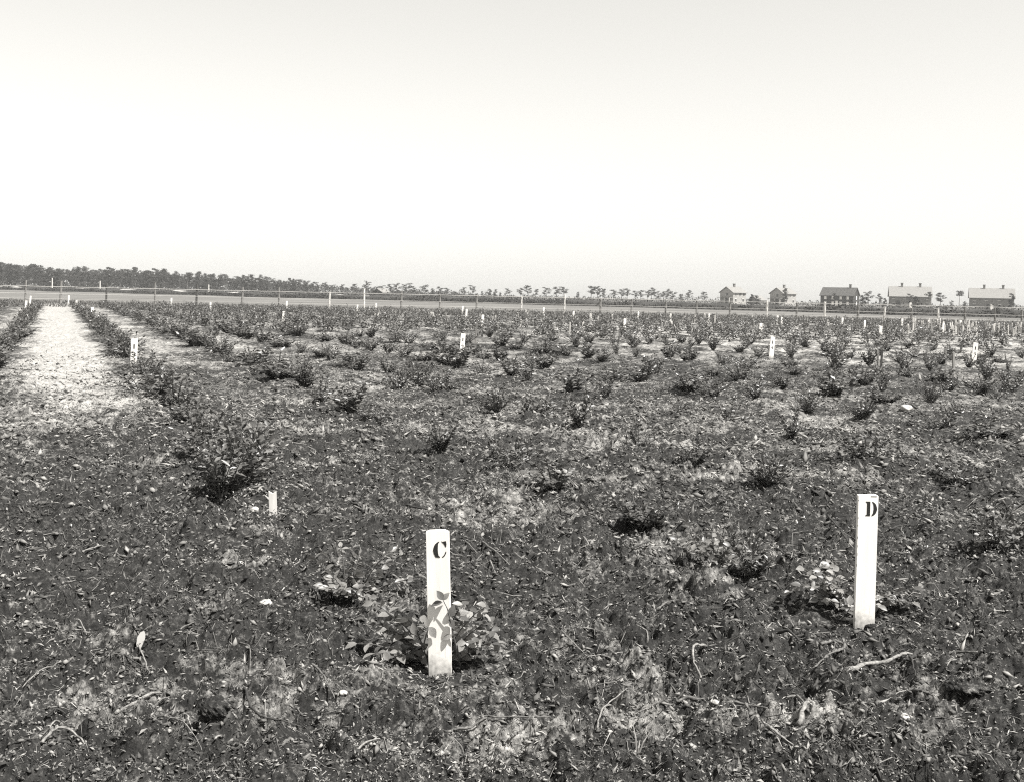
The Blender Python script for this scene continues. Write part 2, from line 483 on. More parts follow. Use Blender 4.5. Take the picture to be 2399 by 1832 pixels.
# ------------------------------------------------------------------ far trees
def tube(bm, pts, radii, sides=5, cap=True):
    rings = []
    for k, p in enumerate(pts):
        p = Vector(p)
        a = Vector(pts[max(0, k - 1)]); b = Vector(pts[min(len(pts) - 1, k + 1)])
        d = (b - a)
        d = d.normalized() if d.length > 1e-9 else Vector((0, 0, 1))
        u = d.cross(Vector((0.13, 0.2, 1)) if abs(d.z) < 0.9 else Vector((1, 0.1, 0))).normalized(); w = d.cross(u)
        rings.append([bm.verts.new(p + (u * math.cos(2 * math.pi * q / sides) + w * math.sin(2 * math.pi * q / sides)) * radii[k]) for q in range(sides)])
    for k in range(len(rings) - 1):
        for q in range(sides):
            bm.faces.new((rings[k][q], rings[k][(q + 1) % sides], rings[k + 1][(q + 1) % sides], rings[k + 1][q]))
    if cap:
        bm.faces.new(list(reversed(rings[0]))); bm.faces.new(rings[-1])

def bm_mesh(bm, name, m=None, sm=False):
    bmesh.ops.recalc_face_normals(bm, faces=bm.faces[:])
    me = bpy.data.meshes.new(name)
    bm.to_mesh(me); bm.free()
    if m: me.materials.append(m)
    if sm: smooth(me)
    return me

def pine_variant(seed, style):
    """a pitch pine one unit high: trunk with limbs, and a crown of needle tufts"""
    rd = random.Random(seed)
    bm = bmesh.new()
    lean = rd.uniform(-.05, .05)
    pts = [(lean * z * z + rd.uniform(-.008, .008), rd.uniform(-.008, .008), z) for z in (-.02, .15, .35, .55, .75, .93)]
    tube(bm, pts, [.018, .016, .013, .011, .007, .003], 6)
    cl = []
    lo = {'open': .42, 'dense': .18, 'tall': .72, 'cone': .06}[style]
    nl = {'open': 13, 'dense': 26, 'tall': 9, 'cone': 30}[style]
    for k in range(nl):
        z = lo + (0.95 - lo) * (k + rd.random()) / nl
        a = rd.uniform(0, 2 * math.pi)
        f = (z - lo) / (1 - lo)
        if style == 'cone': rr = 0.24 * (1 - f) + .02
        elif style == 'dense': rr = 0.20 * (1.05 - f * .75) * rd.uniform(.6, 1.15)
        elif style == 'tall': rr = .13 * rd.uniform(.5, 1.1)
        else: rr = 0.25 * (1 - .55 * abs(f - .45)) * rd.uniform(.35, 1.15)
        up = rd.uniform(.0, .09)
        e = (lean * z * z + rr * math.cos(a), rr * math.sin(a), z + up)
        tube(bm, [(lean * z * z, 0, z - .02), (lean * z * z + rr * .55 * math.cos(a), rr * .55 * math.sin(a), z + up * .3), e], [.006, .004, .002], 3, False)
        cl.append((e, rd.uniform(.05, .085) * (1.15 if style == 'open' else 1.05)))
        if rr > .1: cl.append(((e[0] * .55, e[1] * .55, z + up * .5), rd.uniform(.04, .07)))
    cl.append(((lean * .9, 0, .95), .05))
    tr = bm_mesh(bm, 'pine_trunk', M['trunk'])
    P, S, T = [], [], []
    lr = np.random.default_rng(seed)
    for (c, s) in cl:
        n = 46
        v = lr.standard_normal((n, 3)); v /= np.linalg.norm(v, axis=1, keepdims=True)
        v *= (lr.random((n, 1)) ** .45) * s * np.array((1.15, 1.15, .72))
        P.append(np.array(c) + v); S.append(lr.uniform(.024, .046, n)); T.append(np.full(n, lr.uniform(.6, 1.4)))
    P = np.concatenate(P); S = np.concatenate(S); T = np.concatenate(T)
    dr = lr.standard_normal((len(P), 3)); nn = lr.standard_normal((len(P), 3))
    V, F = leaf_arrays(P, dr, nn, S, S * .75)
    me = np_mesh('pine_crown', V, F)
    attr(me, 'tone', np.repeat(T * lr.uniform(.7, 1.3, len(T)), 5))
    me.materials.append(M['pine'])
    return tr, me

PINES = {s: [pine_variant(100 + 17 * k + len(s) * 1000, s) for k in range(n)] for s, n in (('open', 7), ('dense', 6), ('tall', 2), ('cone', 2))}

def plant_tree(u, vtop, Y, style, label, group=None, wide=1.0, name='pine_tree', cat='tree'):
    x, ztop = at_depth(u, vtop, Y)
    h = ztop + 0.1
    v = random.choice(PINES[style])
    o = empty(name, (x, Y, -0.1), random.uniform(0, 6.28))
    o.scale = (h * wide, h * wide, h)
    link('trunk', v[0], None, o); link('crown', v[1], None, o)
    return tag(o, label, cat, group)

def Z(ox, oy, sc, lst):           # zoom window coordinates -> photograph
    return [(ox + a / sc, oy + b / sc) for a, b in lst]

open_trees = Z(600, 600, 3.667, [(595, 235), (660, 255), (735, 250), (840, 245), (950, 225), (1030, 270), (1075, 262), (1150, 250), (1210, 243), (1300, 243), (1355, 265), (1450, 257), (1515, 285), (1575, 272), (1640, 280), (1780, 275), (1855, 260), (1945, 310), (2005, 290), (2055, 295), (2100, 320), (2165, 285)]) \
    + Z(1200, 600, 3.667, [(75, 285), (140, 260), (205, 292), (295, 278), (380, 275), (440, 270), (565, 315), (680, 263), (735, 270), (780, 290), (875, 295), (940, 297), (990, 285), (1060, 305), (1105, 300), (1165, 310), (1197, 278), (1240, 310), (1300, 310), (1340, 293), (1380, 310), (1450, 335), (1520, 302), (1655, 315)])
for k, (u, v) in enumerate(open_trees):
    Y = random.uniform(520, 600)
    hh = horizon(u) - v
    wide = random.uniform(1.15, 1.7)
    plant_tree(u, v - 1, Y, 'open' if hh > 14 else 'dense',
               f'{ordinal(k + 1)} small pine from the left in the sparse line leading to the gabled houses', 'sparse line of pines on the horizon', wide)
k = 0
for u in np.arange(-300, 745, 6.2):
    top = np.interp(u, [-300, 20, 75, 110, 160, 260, 330, 420, 520, 600, 640, 690, 745], [612, 622, 622, 630, 633, 632, 634, 640, 648, 652, 655, 653, 664]) + random.choice((-5, -2, 0, 2, 4, 6, 8)) + random.uniform(-1.5, 1.5)
    plant_tree(u + random.uniform(-3, 3), top, random.uniform(500, 600), random.choice(('dense', 'dense', 'dense', 'open')),
               'dark pine crowded into the dense wood along the far left skyline', 'pines of the dense wood at the far left', random.uniform(1.15, 1.5))
def wood_mass():
    n = 22000
    u = rng.uniform(-900, 1120, n)
    top = np.interp(u, [-900, -60, 75, 260, 420, 600, 680, 760, 900, 1000, 1120], [600, 630, 634, 640, 650, 660, 666, 671, 680, 686, 692]) + 4 * vnoise(u / 14, 0 * u, 63)
    Y = rng.uniform(585, 680, n)
    x = (u - CX) * Y / FPX
    zt = (horizon(u) - top) * Y / FPX + CAMH
    z = zt * rng.random(n) ** 0.9
    P = np.column_stack([x, Y, z]); s = rng.uniform(.6, 1.3, n)
    V, F = leaf_arrays(P, rand_dirs(n), rand_dirs(n), s, s * .8)
    me = np_mesh('distant_wood', V, F); attr(me, 'tone', np.repeat(rng.uniform(.5, 1.4, n), 5))
    tag(link('distant_wood', me, M['pine']), 'dark mass of pine wood behind the trees at far left', kind='stuff')
wood_mass()
def understory():
    n = 15000
    u = rng.uniform(-100, 2500, n)
    Y = rng.uniform(440, 640, n)
    x = (u - CX) * Y / FPX
    hh = 1.5 + 1.6 * np.clip(vnoise(u / 22, 0 * u, 61) + .2, 0, 1) + .8 * vnoise(u / 6, 0 * u, 62)
    z = np.clip(hh, .3, 4) * rng.random(n)
    P = np.column_stack([x, Y, z]); s = rng.uniform(.35, .8, n)
    V, F = leaf_arrays(P, rand_dirs(n), rand_dirs(n), s, s * .8)
    me = np_mesh('horizon_undergrowth', V, F); attr(me, 'tone', np.repeat(rng.uniform(.5, 1.7, n), 5))
    tag(link('horizon_undergrowth', me, M['shrub']), 'low brush along the horizon below the pines', kind='stuff')
understory()

# shrubs and trees round the houses
near_house = [  # zoom window (1780,600) positions: x, top, depth, style, width, label
    (-60, 335, 392, 'cone', 1.6, 'round bushy tree before the corner of the leftmost gabled house'),
    (-20, 345, 400, 'dense', 1.9, 'spreading dark bush at the right side of the leftmost gabled house'),
    (-165, 345, 470, 'dense', 1.3, 'small leaning tree just left of the leftmost gabled house'),
    (215, 283, 395, 'dense', 1.0, 'dark tree standing in front of the second gabled house'),
    (650, 322, 390, 'open', .8, 'spindly tree in front of the dark house'),
    (880, 340, 400, 'dense', 1.3, 'leafy tree just right of the dark house'),
    (935, 310, 400, 'open', 1.3, 'taller open tree right of the dark house'),
    (1030, 330, 400, 'open', 1.0, 'thin tree midway between the dark house and the pale barrack'),
    (1075, 365, 400, 'dense', 1.2, 'low tree at the left end of the pale barrack'),
    (1285, 330, 370, 'open', 1.0, 'open tree in front of the pale barrack beside the dark cedar'),
    (1345, 350, 330, 'cone', 1.5, 'dark cone-shaped cedar in front of the pale barrack'),
    (1195, 385, 385, 'dense', 2.0, 'grey rounded bush against the wall of the pale barrack'),
    (1450, 312, 375, 'tall', 1.2, 'slender dark tree at the right end of the pale barrack'),
    (1555, 318, 380, 'open', 1.2, 'open tree standing alone right of the pale barrack'),
    (1600, 428, 380, 'dense', 2.2, 'low dark bush right of the lone open tree'),
    (1650, 388, 470, 'open', 1.2, 'faint far tree left of the bare-trunked pine'),
    (1715, 305, 380, 'tall', 1.15, 'bare-trunked pine with a small tuft on top'),
    (1765, 395, 420, 'dense', 1.5, 'small bush tree right of the bare-trunked pine'),
    (1960, 415, 365, 'dense', 2.0, 'dark bush before the wall of the rightmost barrack'),
    (2050, 430, 368, 'dense', 2.0, 'bush at the right part of the rightmost barrack wall'),
    (2165, 325, 372, 'dense', 1.0, 'dark tree at the far right edge beside the rightmost barrack'),
    (510, 415, 420, 'dense', 2.4, 'low bush at the left corner of the dark house'),
]
for zx, zt, Y, st, wd, lab in near_house:
    u, v = 1780 + zx / 3.667, 600 + zt / 3.667
    plant_tree(u, v, Y, st, lab, None, wd, 'yard_tree')

# ------------------------------------------------------------------ houses
def box(bm, x0, x1, y0, y1, z0, z1):
    vs = [bm.verts.new(p) for p in ((x0, y0, z0), (x1, y0, z0), (x1, y1, z0), (x0, y1, z0), (x0, y0, z1), (x1, y0, z1), (x1, y1, z1), (x0, y1, z1))]
    for f in ((3, 2, 1, 0), (4, 5, 6, 7), (0, 1, 5, 4), (1, 2, 6, 5), (2, 3, 7, 6), (3, 0, 4, 7)):
        bm.faces.new([vs[q] for q in f])

def part_box(name, m, parent, *b):
    bm = bmesh.new(); box(bm, *b)
    return link(name, bm_mesh(bm, name), m, parent)

def gable_house(name, u, vbase, Y, L, W, eave, ridge, rz, wall, roof, label, chims, wins, porch=False, trim=False, winmat='glass'):
    """ridge runs along local x (length L); front long wall at local y = -W/2; gables at x = -L/2 and L/2"""
    x, _ = at_depth(u, vbase, Y)
    o = empty(name, (x, Y, 0), rz)
    tag(o, label, 'house')
    bm = bmesh.new()
    a, b = L / 2, W / 2
    for sx in (-a, a):
        pass
    pv = [(-a, -b, -.3), (a, -b, -.3), (a, b, -.3), (-a, b, -.3), (-a, -b, eave), (a, -b, eave), (a, b, eave), (-a, b, eave), (-a, 0, ridge), (a, 0, ridge)]
    v = [bm.verts.new(p) for p in pv]
    for f in ((0, 1, 5, 4), (2, 3, 7, 6), (1, 2, 6, 9, 5), (3, 0, 4, 8, 7), (4, 5, 9, 8), (6, 7, 8, 9), (3, 2, 1, 0)):
        bm.faces.new([v[q] for q in f])
    link('wall', bm_mesh(bm, 'wall'), M[wall], o)
    ov, th = .45, .16
    slope = (ridge - eave) / b
    bm = bmesh.new()
    for s in (-1, 1):
        e0 = (s * (b + ov), eave - slope * ov + .06); e1 = (0, ridge + .06)
        vs = []
        for xx in (-a - ov, a + ov):
            for (yy, zz) in (e0, e1):
                for dz in (0, th):
                    vs.append(bm.verts.new((xx, yy, zz + dz)))
        for f in ((0, 1, 3, 2), (4, 6, 7, 5), (0, 4, 5, 1), (2, 3, 7, 6), (1, 5, 7, 3), (0, 2, 6, 4)):
            bm.faces.new([vs[q] for q in f])
    rf = link('roof', bm_mesh(bm, 'roof'), M[roof], o)
    for cx in chims:
        bm = bmesh.new()
        box(bm, cx - .38, cx + .38, -.38, .38, ridge - .5, ridge + 1.25)
        box(bm, cx - .5, cx + .5, -.5, .5, ridge + 1.25, ridge + 1.5)
        link('chimney', bm_mesh(bm, 'chimney'), M['brick'], rf)
    for (face, pos, z0, ww, hh) in wins:
        # face 'f' front long wall, 'l' left gable, 'r' right gable
        if face == 'f':
            w = part_box('window', M[winmat], o, pos - ww / 2, pos + ww / 2, -b - .05, -b + .02, z0, z0 + hh)
            part_box('frame', M['trim'], w, pos - ww / 2 - .12, pos + ww / 2 + .12, -b - .03, -b + .01, z0 + hh, z0 + hh + .14)
            part_box('sill', M['trim'], w, pos - ww / 2 - .14, pos + ww / 2 + .14, -b - .09, -b + .01, z0 - .14, z0)
        else:
            s = -1 if face == 'l' else 1
            xa, xb = sorted((s * (a + .05), s * (a - .02)))
            w = part_box('window', M[winmat], o, xa, xb, pos - ww / 2, pos + ww / 2, z0, z0 + hh)
            xa, xb = sorted((s * (a + .04), s * (a - .01)))
            part_box('frame', M['trim'], w, xa, xb, pos - ww / 2 - .12, pos + ww / 2 + .12, z0 + hh, z0 + hh + .14)
            part_box('sill', M['trim'], w, xa, xb, pos - ww / 2 - .14, pos + ww / 2 + .14, z0 - .14, z0)
    if porch:
        bm = bmesh.new()
        box(bm, -a - 2.4, -a - .02, -b, b * .9, 2.75, 2.95)
        pr = link('porch_roof', bm_mesh(bm, 'porch_roof'), M[roof], o)
        for yy in (-b + .15, -b * .2, b * .75):
            part_box('post', M['trim'], pr, -a - 2.3, -a - 2.15, yy - .08, yy + .08, -.2, 2.75)
        part_box('deck', M['porch'], o, -a - 2.4, -a - .02, -b, b * .9, -.1, .4)
        part_box('door', M['walldark'], o, -a - .06, -a + .02, -.5, .5, .4, 2.5)
    if trim:
        part_box('doorstep', M['porch'], o, -1.2, 1.2, -b - 1.4, -b - .03, -.2, .3)
        part_box('door', M['trim'], o, -.5, .5, -b - .06, -b + .02, .3, 2.4)
    return o

win_house = [('f', -2.4, 3.6, .9, 1.3), ('f', .2, 3.6, .9, 1.3), ('f', 2.6, 3.6, .9, 1.3), ('f', -2.4, .9, .9, 1.4), ('f', 2.2, .9, .9, 1.4), ('l', -.3, 3.5, 1.0, 1.5)]
gable_house('farmhouse', 1717, 713, 455, 8.0, 7.4, 5.0, 7.3, R(36), 'wallpale', 'roofpale', 'leftmost pale two-storey gabled house with porch and one chimney on the horizon', [.6], win_house, porch=True)
gable_house('farmhouse', 1834, 716, 455, 8.0, 7.4, 5.0, 7.3, R(36), 'wallpale', 'roofpale', 'pale gabled house half hidden by a dark tree, left of the dark house', [.6], win_house, porch=True)
wd = [('f', x, z, .9, 1.0) for z in (3.1, .9) for x in (-4.6, -1.6, 1.6, 4.4)] + [('r', 0.3, 3.1, .9, 1.1), ('r', .3, .9, .9, 1.1)]
gable_house('dark_house', 1967, 719, 430, 13.2, 7.6, 4.6, 7.6, R(-35), 'walldark', 'roofdark', 'dark shingled long house with rows of small white windows on the horizon', [4.2], wd, trim=True, winmat='trim')
wb = [('f', x, z, .8, .9) for z in (3.7,) for x in (-6, -2, 2.4, 6)] + [('f', x, 1, .8, 1.2) for x in (-6, 2.6, 6)]
gable_house('barrack', 2131, 722, 405, 14.6, 8.0, 4.7, 8.2, R(-16), 'wallgrey', 'roofpale', 'long pale barrack with two chimneys behind the dark cedar', [-2.9, 3.6], wb, trim=True)
gable_house('barrack', 2322, 727, 395, 14.8, 8.0, 4.7, 8.0, R(-21), 'wallgrey', 'roofpale', 'long pale barrack with two chimneys at the right edge of the skyline', [-2.5, 3.9], wb, trim=True)
gable_house('shed', 893, 694, 470, 6.0, 5.2, 1.8, 3.3, R(62), 'walldark', 'roofpale', 'small low shed with a pale gable roof peeping over the dike', [], [('l', 0, .5, .8, .9)])
gable_house('shed', 1773, 712, 560, 7.0, 5.2, 2.2, 4.2, R(40), 'wallgrey', 'roofpale', 'faint low shed roof between the two gabled houses', [], [('l', 0, .6, .8, .9)])
for u, vt, vb, Y, lab in ((122.5, 652, 671, 330, 'tallest pale pole standing on the dike at far left'), (234.5, 659, 675, 318, 'pale pole on the dike left of the sandy bare patch'), (489, 668, 683, 285, 'thin pale pole on the dike behind the fifth fence post')):
    x, zt = at_depth(u, vt, Y)
    bm = bmesh.new(); tube(bm, [(0, 0, 0), (.02, 0, zt * .5), (0, 0, zt)], [.2, .18, .16], 6)
    tag(link('pole', bm_mesh(bm, 'pole', M['palewood']), None, None, (x, Y, 0)), lab, 'pole', 'pale poles on the dike')

# ------------------------------------------------------------------ wire fence
posts = [(143, 659), (250, 663), (364.5, 663), (461, 668), (568, 674), (654.5, 674), (772, 684.5), (854, 677), (941, 682), (1031, 693), (1117, 690), (1222, 695), (1323, 691), (1408, 701), (1480, 701), (1559.5, 708), (1632, 706), (1710, 709), (1797, 705), (1866.5, 708), (1933, 709), (2010, 717), (2072, 719), (2135, 723), (2198.5, 724), (2261, 721), (2332, 723)]
def fence():
    root = empty('wire_fence', (0, 0, 0))
    tag(root, 'wire fence on rough wooden posts between the planted field and the bog', 'fence')
    tops = []
    pts = [(-20, 655), (60, 657)] + posts + [(2395, 727), (2460, 729)]
    for k, (u, vt) in enumerate(pts):
        Y = float(np.interp(u, [0, 600, 1200, 1800, 2400], [90, 96, 98, 92, 84]))
        x, zt = at_depth(u, vt, Y)
        rdm = random.Random(k)
        w = rdm.uniform(.075, .105)
        bm = bmesh.new()
        dx, dy = rdm.uniform(-.05, .05), rdm.uniform(-.04, .04)
        tube(bm, [(0, 0, -.3), (dx * .5, dy * .5, zt * .5), (dx, dy, zt)], [w * 1.05, w, w * .92], 7)
        z0 = Hs(x, Y)
        me = bm_mesh(bm, 'post', M['post'] if rdm.random() < .55 else M['palewood'] if rdm.random() < .6 else M['darkwood'])
        link('post', me, None, root, (x, Y, 0))
        tops.append((x + dx, Y - w - .01, zt))
    for f, r in ((.92, .016), (.55, .012), (.28, .010)):
        bm = bmesh.new()
        P = []
        for k in range(len(tops) - 1):
            a, b = tops[k], tops[k + 1]
            for s in (0, .5):
                P.append((a[0] + (b[0] - a[0]) * s, a[1] + (b[1] - a[1]) * s, 1.62 * f - (.02 if s else 0)))
        tube(bm, P, [r] * len(P), 4)
        link('wire', bm_mesh(bm, 'wire', M['wire']), None, root)
fence()

# ------------------------------------------------------------------ marker stakes
def poly_solid(bm, pts, y0, y1):
    f = [bm.verts.new((p[0], y0, p[1])) for p in pts]
    b = [bm.verts.new((p[0], y1, p[1])) for p in pts]
    bm.faces.new(f); bm.faces.new(list(reversed(b)))
    n = len(pts)
    for k in range(n):
        bm.faces.new((f[k], b[k], b[(k + 1) % n], f[(k + 1) % n]))

GLYPH = {   # stencil shapes in a box 0..1 (x) by 0..1 (z up)
    'C': [[(.46, .98), (.30, .92), (.14, .80), (.05, .63), (0, .43), (.05, .25), (.16, .05), (.20, .02), (.48, .0), (.52, .03), (.40, .12), (.36, .30), (.35, .52), (.37, .80), (.42, .90), (.48, .96)],
          [(.62, .99), (.72, .96), (.86, .99), (.96, 1.0), (1.0, .82), (.97, .64), (.92, .64), (.82, .80), (.70, .91)],
          [(.66, .01), (.74, .02), (.86, .10), (.95, .24), (.98, .36), (.92, .37), (.86, .24), (.77, .12), (.66, .05)]],
    'D': [[(.0, 1.0), (.40, 1.0), (.40, .0), (.0, .0), (.02, .06), (.12, .10), (.12, .90), (.04, .93)],
          [(.55, 1.0), (.72, .95), (.88, .82), (.97, .62), (1.0, .5), (.97, .36), (.88, .18), (.72, .05), (.52, .0), (.56, .08), (.66, .22), (.70, .5), (.68, .76), (.60, .92)]],
    '1': [[(.30, 1.0), (.70, 1.0), (.70, .0), (.30, .0)]],
    '5': [[(.25, 1.0), (.85, 1.0), (.85, .88), (.25, .88)], [(.05, .55), (.30, .62), (.30, .40), (.05, .40)], [(.42, .68), (.72, .66), (.95, .48), (.95, .24), (.70, .04), (.45, .0), (.45, .10), (.60, .22), (.62, .46), (.42, .52)]],
}

def stake(u, vbase, vtop, Y, width, label, text=None, lean=0.0, yaw=0.0, h=None, cham=(0.12, 0.2), group='white marker stakes', topcut=0.0, thick=.022):
    x = (ray(u, vbase)[0]) * Y / FPX
    z0 = Hs(x, Y)
    if h is None:
        h = at_depth(u, vtop, Y)[1]
    root = empty('marker_stake', (x, Y, 0))
    root.rotation_euler = (0, lean, yaw)
    tag(root, label, 'stake', group)
    w, t = width / 2, thick / 2
    bm = bmesh.new()
    rd = random.Random(int(u))
    c = width * cham[0]; c2 = width * cham[1]
    zt = lambda s: h - topcut * (s)
    pts = [(-w, -.12), (w, -.12), (w + rd.uniform(-.0015, .0015), h * .5), (w, zt(1) - c2 * .5), (w - c2, zt(.8)), (-w + c, zt(.1) - .002), (-w, zt(0) - c * .5 - .002), (-w + rd.uniform(-.0015, .0015), h * .55)]
    poly_solid(bm, pts, -t, t)
    bmesh.ops.recalc_face_normals(bm, faces=bm.faces[:])
    bmesh.ops.bevel(bm, geom=bm.edges[:], offset=.0015, segments=1, affect='EDGES')
    link('board', bm_mesh(bm, 'board', M['stake']), None, root)
    if text:
        for (ch, gx, gz, gw, gh) in text:
            bm = bmesh.new()
            for poly in GLYPH[ch]:
                poly_solid(bm, [(gx + p[0] * gw, gz + p[1] * gh) for p in poly], -t - .0012, -t + .002)
            link('stencil_letter' if ch in 'CD' else 'stencil_digit', bm_mesh(bm, 'stencil', M['stencil']), None, root)
    return root

cx_, cy_ = G(1030, 1587)
hC = at_depth(1029, 1240, cy_)[1]
stake(1032, 1587, 1240, cy_, .094, 'white painted board stake stencilled with the letter C', [('C', -.0185, hC - .110, .055, .0665)], lean=R(-2.4), yaw=R(-2), h=hC, thick=.024)
dx_, dy_ = G(2024, 1478)
hD = at_depth(2024, 1157, dy_)[1]
stake(2023, 1478, 1157, dy_, .097, 'taller white painted board stake stencilled with the letter D', [('D', -.012, hD - .100, .055, .068)], lean=R(0.5), yaw=R(1), h=hD, thick=.022, cham=(.05, .1))
D_STAKE = [o for o in bpy.data.objects if o.name.startswith('marker_stake')][-1]
for zz, ll in ((.62, .004), (.535, .008), (.50, .005), (.44, .012), (.40, .010), (.36, .014), (.31, .012), (.05, .016)):
    part_box('paint_chip', M['stencil'], D_STAKE, -.0462, -.0448, -.0122, -.0105, hD * zz / .65, hD * zz / .65 + ll)
part_box('paint_chip', M['stencil'], D_STAKE, .012, .04, -.0122, -.0105, hD - .0085, hD - .0065)

far_stakes = [ # u, top, width px, label, digits?, lean deg
    (313.5, 794, 15, 'white stake numbered 15 standing in the row left of the others, beside the pale path', 1, 0),
    (1082, 782, 11, 'white stake numbered 15 among the bushes near the middle of the field', 1, 2),
    (1807, 789.5, 11, 'white stake numbered 15 right of centre, below the pale second gabled house', 1, 3),
    (2281, 803, 14, 'largest white stake near the right edge, numbered 15, leaning right', 1, 4),
    (60, 705, 8, 'white stake cut by the left edge of the view', 0, 3),
    (70, 694, 6, 'tiny white stake at the far end of the leftmost row', 0, 3),
    (160.5, 693, 6, 'small white stake just right of the first fence post', 0, 0),
    (178.5, 704, 7, 'white stake second nearest along the row beside the pale path', 0, 0),
    (215.5, 720, 9, 'white stake behind the one numbered 15 at the end of the pale path', 0, 0),
    (401, 699, 6, 'small white stake right of the third fence post', 0, 0),
    (493, 709, 6.5, 'white stake standing between the fourth and fifth fence posts', 0, -1),
    (671, 706, 5.5, 'thin white stake just right of the sixth fence post', 0, 1),
    (663.5, 730, 8, 'white stake directly below the sixth fence post, the nearer of two', 0, 1),
    (837, 715, 6.5, 'white stake left of the eighth fence post', 0, 0),
    (880, 711, 5, 'white stake between the eighth and ninth fence posts', 0, 2),
    (1083, 718, 5, 'farthest of three white stakes grouped under the eleventh fence post', 0, 2),
    (1092, 725, 7, 'middle one of three white stakes grouped under the eleventh fence post', 0, 2),
    (1130, 738, 9, 'nearest of three white stakes grouped under the eleventh fence post', 0, 1),
    (1273, 721, 5, 'small white stake between the twelfth and thirteenth fence posts', 0, 1),
    (1343, 730, 6.5, 'white stake just right of the thirteenth fence post', 0, 1),
    (1463, 747, 7.5, 'white stake nearer than the rest below the fifteenth fence post', 0, 1),
    (1495, 730, 5, 'white stake just right of the fifteenth fence post', 0, 1),
    (1570, 735.5, 5.5, 'white stake right of the sixteenth fence post, beside a leaning board', 0, 1),
    (1661, 735.5, 5, 'white stake between the seventeenth and eighteenth fence posts', 0, 1),
    (1782, 758, 8, 'broad short white stake below the nineteenth fence post', 0, 0),
    (1821, 740, 5, 'thin white stake farther left of a pair under the second gabled house', 0, 1),
    (1831, 744.5, 6, 'nearer and taller white stake of a pair under the second gabled house', 0, 1),
    (1973, 745, 5, 'white stake under the dark house', 0, 1),
    (2025, 751, 4.5, 'white stake under the right gable of the dark house', 0, 1),
    (2062, 764, 7, 'white stake nearest to the viewer in front of the dark fence post', 0, 2),
    (2113, 747, 5, 'white stake left of the dark cedar, by the fence', 0, 1),
    (2209.5, 757, 5, 'white stake among the crowded pegs right of the dark cedar', 0, 1),
    (2250, 751, 5, 'white stake standing left of the pale fence post near the right edge', 0, 1)]
for u, vt, wpx, lab, num, ln in far_stakes:
    h = .60
    Y = (CAMH - h) * FPX / max(8, (vt - horizon(u)))
    if Y > 82: Y = 82 + (Y - 82) * .12
    h = at_depth(u, vt, Y)[1]
    w = max(.085, min(.125, wpx * Y / FPX))
    tx = [('1', -.03, h - .19, .06, .085), ('5', -.032, h - .34, .066, .085)] if num else None
    stake(u, vt + 20, vt, Y, w, lab, tx, lean=R(ln + 1.0), yaw=R(random.uniform(-8, 8)), h=h, cham=(.1, .1), group='white marker stakes')

# rough unpainted pegs -----------------------------------------------------
def peg(u, vtop, vbase, wpx, m, lean, label, group, Y=None):
    if Y is None: Y = G(u, vbase)[1]
    Y = min(Y, 88)
    x = ray(u, vbase)[0] * Y / FPX
    h = at_depth(u, vtop, Y)[1]
    w = wpx * 1.2 * Y / FPX / 2
    bm = bmesh.new()
    poly_solid(bm, [(-w, -.1), (w, -.1), (w * .9, h - w * .4), (w * .3, h), (-w * .8, h - w * .2)], -w * .6, w * .6)
    o = link('peg', bm_mesh(bm, 'peg', M[m]), None, None, (x, Y, Hs(x, Y) * 0.3))
    o.rotation_euler = (0, R(lean), R(random.uniform(-25, 25)))
    return tag(o, label, 'peg', group)

gx, gy = G(640, 1210)
bm = bmesh.new()
poly_solid(bm, [(-.026, -.1), (.026, -.1), (.026, .155), (.012, .148), (.0, .142), (-.01, .149), (-.026, .16)], -.012, .012)
o = link('peg', bm_mesh(bm, 'peg', M['palewood']), None, None, (gx, gy, Hs(gx, gy)))
o.rotation_euler = (0, R(-3), R(8))
tag(o, 'short broken-topped grey peg in the soil left of stake C', 'peg')
named_pegs = [
    (2059, 820, 862, 4, 'rawwood', -6, 'grey peg leaning against the bush below the white stake at right'),
    (2064, 822, 864, 4.5, 'darkwood', 2, 'dark peg close beside a grey leaning peg at right'),
    (2235, 825, 884, 5, 'rawwood', -4, 'tallest raw wooden peg, left of the largest right-hand white stake'),
    (2216, 815, 858, 4, 'rawwood', -3, 'grey peg left of the tallest raw wooden peg'),
    (2297, 834, 864, 5, 'darkwood', 3, 'dark peg just right of the largest right-hand white stake'),
    (2249, 800, 827, 4, 'darkwood', 14, 'dark peg leaning right behind the tallest raw wooden peg'),
    (2114, 772, 798, 3.5, 'rawwood', 3, 'weathered peg midway between two white stakes at right'),
    (1114, 757, 803, 3.5, 'rawwood', 2, 'grey peg right of the central white stake numbered 15'),
    (1547, 803, 803, 3, 'rawwood', 2, ''),
    (1334, 755, 786, 3, 'palewood', 1, 'pale peg left of the broad bush near the field centre'),
    (1546, 779, 803, 3, 'rawwood', 1, 'grey peg below the sixteenth fence post'),
    (1621, 769, 789, 3, 'palewood', 2, 'pale peg below the seventeenth fence post'),
    (1668, 779, 797, 3, 'palewood', 1, 'pale peg nearer the viewer left of the broad short white stake'),
    (1583, 745, 772, 4, 'palewood', -33, 'pale board leaning steeply left beside a white stake'),
    (1674, 739, 764, 3, 'palewood', 2, 'tall pale peg right of the eighteenth fence post'),
    (1220, 749, 768, 3, 'palewood', 1, 'pale peg below the twelfth fence post'),
    (1365, 754, 774, 3, 'palewood', 1, 'pale peg right of the thirteenth fence post and nearer'),
    (1401, 742, 764, 3, 'palewood', 1, 'pale peg in front of the fourteenth fence post'),
    (1018, 731, 746, 3, 'palewood', -24, 'pale peg leaning left before the tenth fence post'),
    (988, 724, 736, 3, 'palewood', -35, 'pale board leaning left between the ninth and tenth fence posts'),
]
for u, vt, vb, w, m, ln, lab in named_pegs:
    if not lab: continue
    peg(u, vt, vb, w, m, ln, lab, 'rough unpainted pegs')
pr = random.Random(5)
